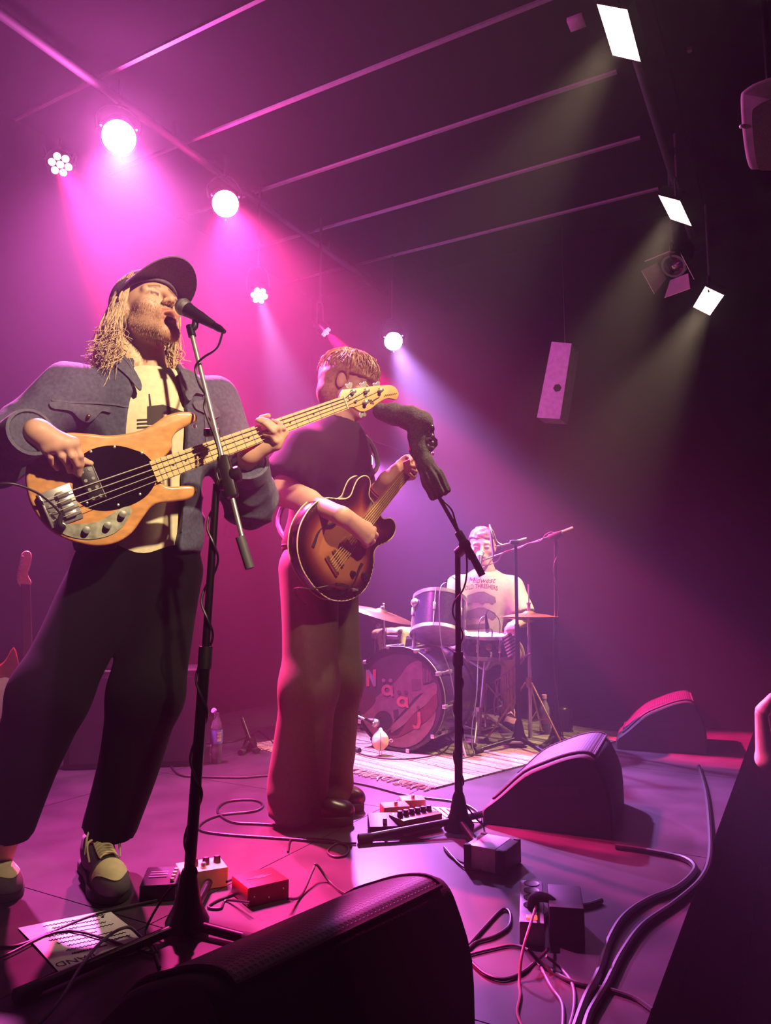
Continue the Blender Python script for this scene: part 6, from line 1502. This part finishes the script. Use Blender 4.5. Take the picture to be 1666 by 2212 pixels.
for k in range(4): G().lathe([(.006, 0), (.006, .007), (.003, .008)], 10, M @ Matrix.Translation((w_*.88, .02+.026*k, .048))).build('button', mat('salmon_button', 'd89a80', .5), o_)
for k in range(3): G().box((w_*.42, .05+.02*k, .0505), (.05, .004, .001), M).build('text_line', mat('pale_print', '8a94c8', .6), o_)
pedal('cream bass pedal with three black knobs behind the singer\'s stand base', (392, 1932), (492, 1915), .10, .055, mat('cream_case', 'b8a27c', .4), ((.35, .55), (.60, .55), (.85, .55)))
t, M, w_ = pedal('red direct box with dark emblem on the floor near the perforated grille', (535, 1962), (624, 1940), .115, .052, mat('red_case', '8a1418', .35), (), switch=False)
G().prism(smooth2([(w_*.5+.030*math.cos(a)*(1+.4*math.cos(4*a)), .06+.012*math.sin(a)*(1+.3*math.cos(6*a))) for a in np.linspace(0, 2*math.pi, 20, endpoint=False)], 1), .0522, .053, M).build('emblem', M_rub, t)
for kx, kz in ((.15, .025), (.5, .015), (.85, .03)): G().ball(M @ Vector((w_*kx, -.001, kz)), .003, 6).build('screw', M_chrome, t)
M_amb = mat('amber_case', 'b88a4a', .35)
pedal('small amber pedal furthest from the guitarist\'s stand', (830, 1768), (886, 1764), .075, .040, M_amb)
pedal('small amber pedal in the middle of the guitarist\'s row', (868, 1752), (920, 1750), .075, .040, M_amb)
t, M, w_ = pedal('long amber multi-knob pedal with black top beside the guitarist\'s stand', (872, 1808), (956, 1790), .095, .055, M_amb, [(.12+.15*k, .55) for k in range(6)], switch=False)
G().box((w_*.5, .058, .0555), (w_*.94, .062, .001), M).build('top_plate', M_black, t)
G().ball(M @ Vector((w_*.02+.01, .085, .058)), .003, 6).build('pilot_light', mat('green_glow', '30ff60', .4, emit=(.1, 1, .3), es=6), t)
pedal('black volume pedal lying in front of the amber pedals', (798, 1808), (868, 1806), .10, .035, M_black, (), slope=.02)
# direct box, white and black
M, w_ = fl_frame((1004, 1876), (1092, 1894)); t = thing('direct_box', 'black direct box with white sleeve and small red light', 'box', M @ Vector((w_/2, .06, 0)))
G().box((w_*.5, .065, .038), (w_, .13, .070), M, bev=.006).build('case', M_black, t)
G().box((w_*.46, .065, .0388), (w_*.62, .132, .073), M, bev=.004).build('white_sleeve', mat('white_case', 'cfc8d4', .45), t)
for a, b in ((.08, .0), (.08, .13), (.92, .0), (.92, .13)): G().box((w_*a, b, .038), (.022, .018, .078), M, bev=.005).build('corner_guard', M_rub, t)
G().ball(M @ Vector((w_*.97, .0, .045)), .004, 6).build('pilot_light', mat('red_glow', 'ff3060', .4, emit=(1, .05, .15), es=4), t)
# paper set lists
def paper(label, cs):
    q = [pz(*p, .0015) for p in cs]; t = thing('set_list', label, 'paper', q[0], 'paper set lists')
    vs = []; n = 8
    for i in range(n+1):
        for j in range(n+1):
            s_, r_ = i/n, j/n; p = (q[0]*(1-s_)+q[1]*s_)*(1-r_)+(q[3]*(1-s_)+q[2]*s_)*r_; vs.append(p+ZD*(.002*math.sin(s_*5+r_*3)*math.sin(r_*4)+.002))
    nv = len(vs); fs = [(i*(n+1)+j, i*(n+1)+j+1, (i+1)*(n+1)+j+1, (i+1)*(n+1)+j) for i in range(n) for j in range(n)]
    sh_ = G().add(vs+[v-ZD*.0008 for v in vs], fs+[tuple(nv+a for a in f[::-1]) for f in fs]).build('sheet', mat('white_paper', 'd8d2cc', .85, var=.04), t)
    def at(s_, r_):
        p = (q[0]*(1-s_)+q[1]*s_)*(1-r_)+(q[3]*(1-s_)+q[2]*s_)*r_; return p+ZD*(.002*math.sin(s_*5+r_*3)*math.sin(r_*4)+.0026)
    return t, at
t, at_ = paper('white handwritten set list lying by the singer\'s stand', ((39, 2006), (235, 1967), (338, 2049), (130, 2104)))
M_pen = mat('black_pen', '141018', .7)
lettering('handwriting', 'BAND', .15, lambda x, y: at_(.22-x, .855+y*.8), M_pen, t)
g = G()
for r_ in range(9):
    s0 = rnd.uniform(.14, .30); s1 = rnd.uniform(.6, .92); pts = []
    for k in range(46): u_ = k/45; pts.append(at_(s0+(s1-s0)*u_, .09+.08*r_+.014*math.sin(k*2.3+r_)*(1 if (k//8) % 4 != 3 else 0)))
    g.tube(pts, .0011, n=4, sub=2)
for a_, b_ in ((.80, .08), (.86, .14), (.9, .05)): g.ball(at_(a_, b_), .004, 6)
g.build('handwriting', M_pen, t)
t, at_ = paper('white handwritten set list lying behind the guitarist\'s stand', ((896, 1740), (958, 1776), (1034, 1776), (1020, 1752)))
g = G()
for r_ in range(6):
    pts = [at_(.12+.7*k/29, .14+.13*r_+.02*math.sin(k*2.3+r_)) for k in range(30)]; g.tube(pts, .0016, n=4, sub=2)
g.build('handwriting', M_pen, t)
# power strip with plugs
M = axis_m(pz(1150, 2046), ZD, pz(1149, 1948)-pz(1150, 2046)); Lp = (pz(1149, 1948)-pz(1150, 2046)).length
t = thing('power_strip', 'grey power strip with dark sockets and a red switch on the floor', 'power strip', pz(1150, 2046))
G().box((Lp*.5, 0, .030), (Lp, .062, .056), M, bev=.005).build('case', mat('grey_plastic', '8a8290', .5), t)
for k in range(4): G().lathe([(.021, .0582), (.021, .060), (.016, .0585), (.001, .0585)], 18, M @ Matrix.Translation((Lp*(.36+.18*k), 0, 0)), cap=False).build('socket', M_black, t)
G().box((Lp*.08, 0, .060), (.020, .028, .006), M, bev=.002).build('switch', mat('red_switch', 'ff4040', .4, emit=(1, .12, .08), es=1.2), t)
pl = thing('mains_plug', 'black mains plug pushed into the power strip', 'plug', M @ Vector((Lp*.30, 0, .06))); G().tube([M @ Vector((Lp*.30, -.004, .060)), M @ Vector((Lp*.30, -.01, .085)), M @ Vector((Lp*.26, -.045, .088)), M @ Vector((Lp*.2, -.075, .070))], .014, n=10, rr=lambda t: .017-.010*t).build('plug_body', M_rub, pl)
sb = M @ Vector((Lp*.2, -.075, .07))
o = G().box((Lp*.35, -.085, .045), (.15, .085, .09), M, bev=.004).build('mains_box', mat('charcoal_box', '1a171c', .6)); tag(o, 'charcoal mains box standing beside the power strip', 'box')
# ============================================================= cables on the floor
def cable(label, pts, r=.004, lift=None, m=M_cable):
    q = []
    for i, p in enumerate(pts): q.append(pz(p[0], p[1], (p[2] if len(p) > 2 else 0)+r+.0006))
    t = G().tube(q, r, n=8, sub=8).build('floor_cable', m); tag(t, label, 'cable', 'cables on the stage floor'); return t
cable('thin black cable crossing the floor behind the singer and guitarist', [(360, 1640), (385, 1672), (430, 1678), (520, 1680), (600, 1676), (760, 1690), (880, 1718), (985, 1732), (1030, 1752), (1040, 1775)], .0045)
cable('black cable looping once on the floor left of the guitarist\'s shoes', [(640, 1785), (560, 1780), (500, 1775), (470, 1752), (490, 1732), (545, 1728), (568, 1738), (550, 1752), (480, 1760), (440, 1775), (432, 1792), (480, 1802), (620, 1812), (720, 1820), (770, 1822)], .0045)
cable('short black cable knotted in front of the guitarist\'s shoes', [(622, 1840), (628, 1815), (650, 1810), (720, 1815), (752, 1830), (745, 1848), (720, 1850), (708, 1838), (730, 1822), (760, 1830)], .0035)
cable('black cable bent like a tent between the red box and the big grille', [(622, 1942, .03), (650, 1935), (676, 1880, .03), (684, 1868, .04), (712, 1905), (740, 1928), (775, 1940)], .004)
cable('black cable curling from the cream pedal to the red box', [(490, 1905, .03), (520, 1895), (538, 1905), (520, 1925), (470, 1945), (450, 1960), (476, 1962), (490, 1945), (540, 1950, .03)], .0035)
cable('black cable lying across the set list to the singer\'s pedals', [(-20, 2045), (40, 2042), (120, 2010), (200, 1978), (280, 1958), (340, 1945)], .004)
cable('grey cable arched over the stand leg down to the stage front', [(85, 2212), (130, 2160, .02), (180, 2080, .04), (230, 2025, .03), (275, 2003, .02), (300, 2020, .01), (330, 2050), (345, 2090)], .004, m=mat('grey_cable', '55505a', .5))
cable('thick black cable sweeping from the middle monitor to the stage front', [(1330, 1828), (1400, 1838), (1470, 1852), (1500, 1870), (1495, 1890), (1460, 1920), (1400, 1945), (1350, 1980), (1318, 2030), (1295, 2100), (1265, 2160), (1240, 2230)], .009)
cable('thick black cable following the stage edge toward the front corner', [(1510, 1655), (1525, 1710), (1533, 1780), (1534, 1850), (1515, 1900), (1460, 1950), (1390, 2000), (1345, 2060), (1310, 2130), (1275, 2190), (1262, 2235)], .009)
cable('black cable from under the middle monitor to the power strip', [(1300, 1945), (1270, 1955), (1220, 1962), (1185, 1975), (1172, 2000), (1170, 2040)], .007)
cable('thin black cable looping beside the big grille', [(1010, 2045), (1050, 2000), (1085, 1965), (1102, 1972), (1100, 2000), (1070, 2022), (1030, 2035), (1012, 2050)], .004)
cable('thin black cable from the big grille curving under the power strip', [(1015, 2075), (1050, 2105), (1090, 2115), (1130, 2100), (1160, 2075), (1185, 2050, .04)], .004)
cable('reddish cable hanging off the power strip to the front', [(1160, 1952, .06), (1145, 2000, .075), (1128, 2060, .04), (1122, 2120), (1124, 2150), (1118, 2190), (1135, 2230)], .0035, m=mat('red_brown_cable', '6a3038', .5))
cable('black cable from the power strip to the stage edge', [(1140, 2050, .03), (1180, 2090), (1240, 2122), (1310, 2136), (1370, 2155), (1410, 2182)], .005)
cable('grey cable dropping from the power strip to the front of the stage', [(1180, 2065, .03), (1215, 2095), (1238, 2130), (1240, 2180), (1225, 2235)], .0035, m=mat('grey_cable', '55505a', .5))
cable('thin grey cable crossing in front of the power strip', [(1012, 2062), (1060, 2050), (1110, 2042), (1150, 2060), (1190, 2130), (1215, 2170), (1215, 2235)], .0035, m=mat('grey_cable', '55505a', .5))
cable('black cable coiling on the rug below the bass drum', [(735, 1605, .012), (790, 1632, .012), (870, 1640, .012), (950, 1628, .012), (975, 1600, .012), (960, 1588, .012), (940, 1600, .012), (955, 1625, .012), (1040, 1632, .012)], .004)
cable('black cable on the floor behind the water bottle', [(440, 1606), (500, 1602), (540, 1590), (560, 1580), (590, 1605), (600, 1620)], .005)
# ============================================================= onlooker at the far corner of the stage front
ctr = pY(1850, 1450, 3.55); ctr.z = 0; AU = Vector((ctr.x, ctr.y, -.80))
t = thing('person', 'onlooker in dark clothes beyond the stage edge, arm raised at the corner', 'person', AU)
base = pY(1700, 1400, 3.5); bx = Vector((base.x, base.y, 0))
fa_ = (-VD*-.2+VD*.98).normalized(); ra_ = fa_.cross(ZD).normalized(); M3a = np.array([fa_, ra_, ZD]).T
ctr = pY(1850, 1450, 3.55); ctr.z = 0
HA = head_frame(Vector((ctr.x, ctr.y, .78)), (-.9, .3, 0)); nb_ = Vector((ctr.x, ctr.y, .60)); pl_ = Vector((ctr.x, ctr.y, .10))
el_ = pY(1655, 1640, 3.42); wr_ = pY(1645, 1540, 3.38); hn_ = pY(1664, 1512, 3.36); shd = Vector((ctr.x-.12, ctr.y-.12, .53))
D1 = head_sdf(HA, 1.0, neck=nb_); ar_ = SDF(); ar_.cone(shd, el_, .05, .042, k=.03).cone(el_, wr_, .042, .027, k=.02)
kk = [hn_+Vector((.012*i, .012*i, .004*i)) for i in range(4)]
hh = hand_sdf(wr_, kk, [[q, q+Vector((.022, .0, .006)), q+Vector((.036, 0, -.016)), q+Vector((.030, 0, -.034))] for q in kk], [wr_+Vector((.012, -.01, .03)), wr_+Vector((.034, -.012, .048)), wr_+Vector((.05, -.012, .05))])
lg_ = SDF(); lg_.ell(nb_-ZD*.18, (.10, .16, .20), M3a, k=.03).ell(pl_+ZD*.02, (.11, .15, .16), M3a, k=.04)
for s_ in (1, -1): lg_.cone(pl_+ra_*.08*s_-ZD*.05, pl_+ra_*.09*s_-ZD*.45, .075, .055, k=.03).cone(pl_+ra_*.09*s_-ZD*.45, Vector((ctr.x, ctr.y, -.74))+ra_*.09*s_, .052, .038, k=.02)
soft('body', [(D1, .006), (ar_, .007), (hh, .004), (lg_, .014)], M_skin, t, cols=head_cols(HA, 1.0))
cl = SDF(); cl.ell(nb_-ZD*.18, (.135, .19, .22), M3a, k=.04).ell(nb_-ZD*.42, (.13, .18, .18), M3a, k=.04).cone(nb_-ZD*.07+ra_*.17, nb_-ZD*.07-ra_*.17, .065, k=.05).cone(shd, shd+(el_-shd)*.55, .075, .07, k=.04); cl.cut(pl_-ZD*.04, (0, 0, -1))
soft('shirt', [(cl, .012)], mat('black_cotton', '0b090b', .9), t, disp=lambda V: folds(V, 97, 2.5, .006))
tz = SDF(); tz.ell(pl_-ZD*.02, (.13, .17, .13), M3a, k=.04)
for s_ in (1, -1): tz.cone(pl_+ra_*.08*s_-ZD*.05, pl_+ra_*.09*s_-ZD*.45, .095, .08, k=.03).cone(pl_+ra_*.09*s_-ZD*.45, Vector((ctr.x, ctr.y, -.72))+ra_*.09*s_, .08, .065, k=.02)
soft('trousers', [(tz, .012)], mat('black_cotton', '0b090b', .9), t)
hv = SDF(); c = HA[0]; hv.ell(c+HA[3]*.04-HA[1]*.02, (.108, .09, .095), np.array(HA[1:]).T, k=.02); hv.cut(c+HA[3]*.03, -HA[3]+HA[1]*.9); soft('hair', [(hv, .008)], mat('dark_hair', '1c1412', .6), t)
for s_ in (1, -1): shoe(t, Vector((ctr.x, ctr.y, -.80))+ra_*.09*s_+fa_*.18, Vector((ctr.x, ctr.y, -.80))+ra_*.09*s_-fa_*.09, .10, .09, SH2, style='plain', lace=False)
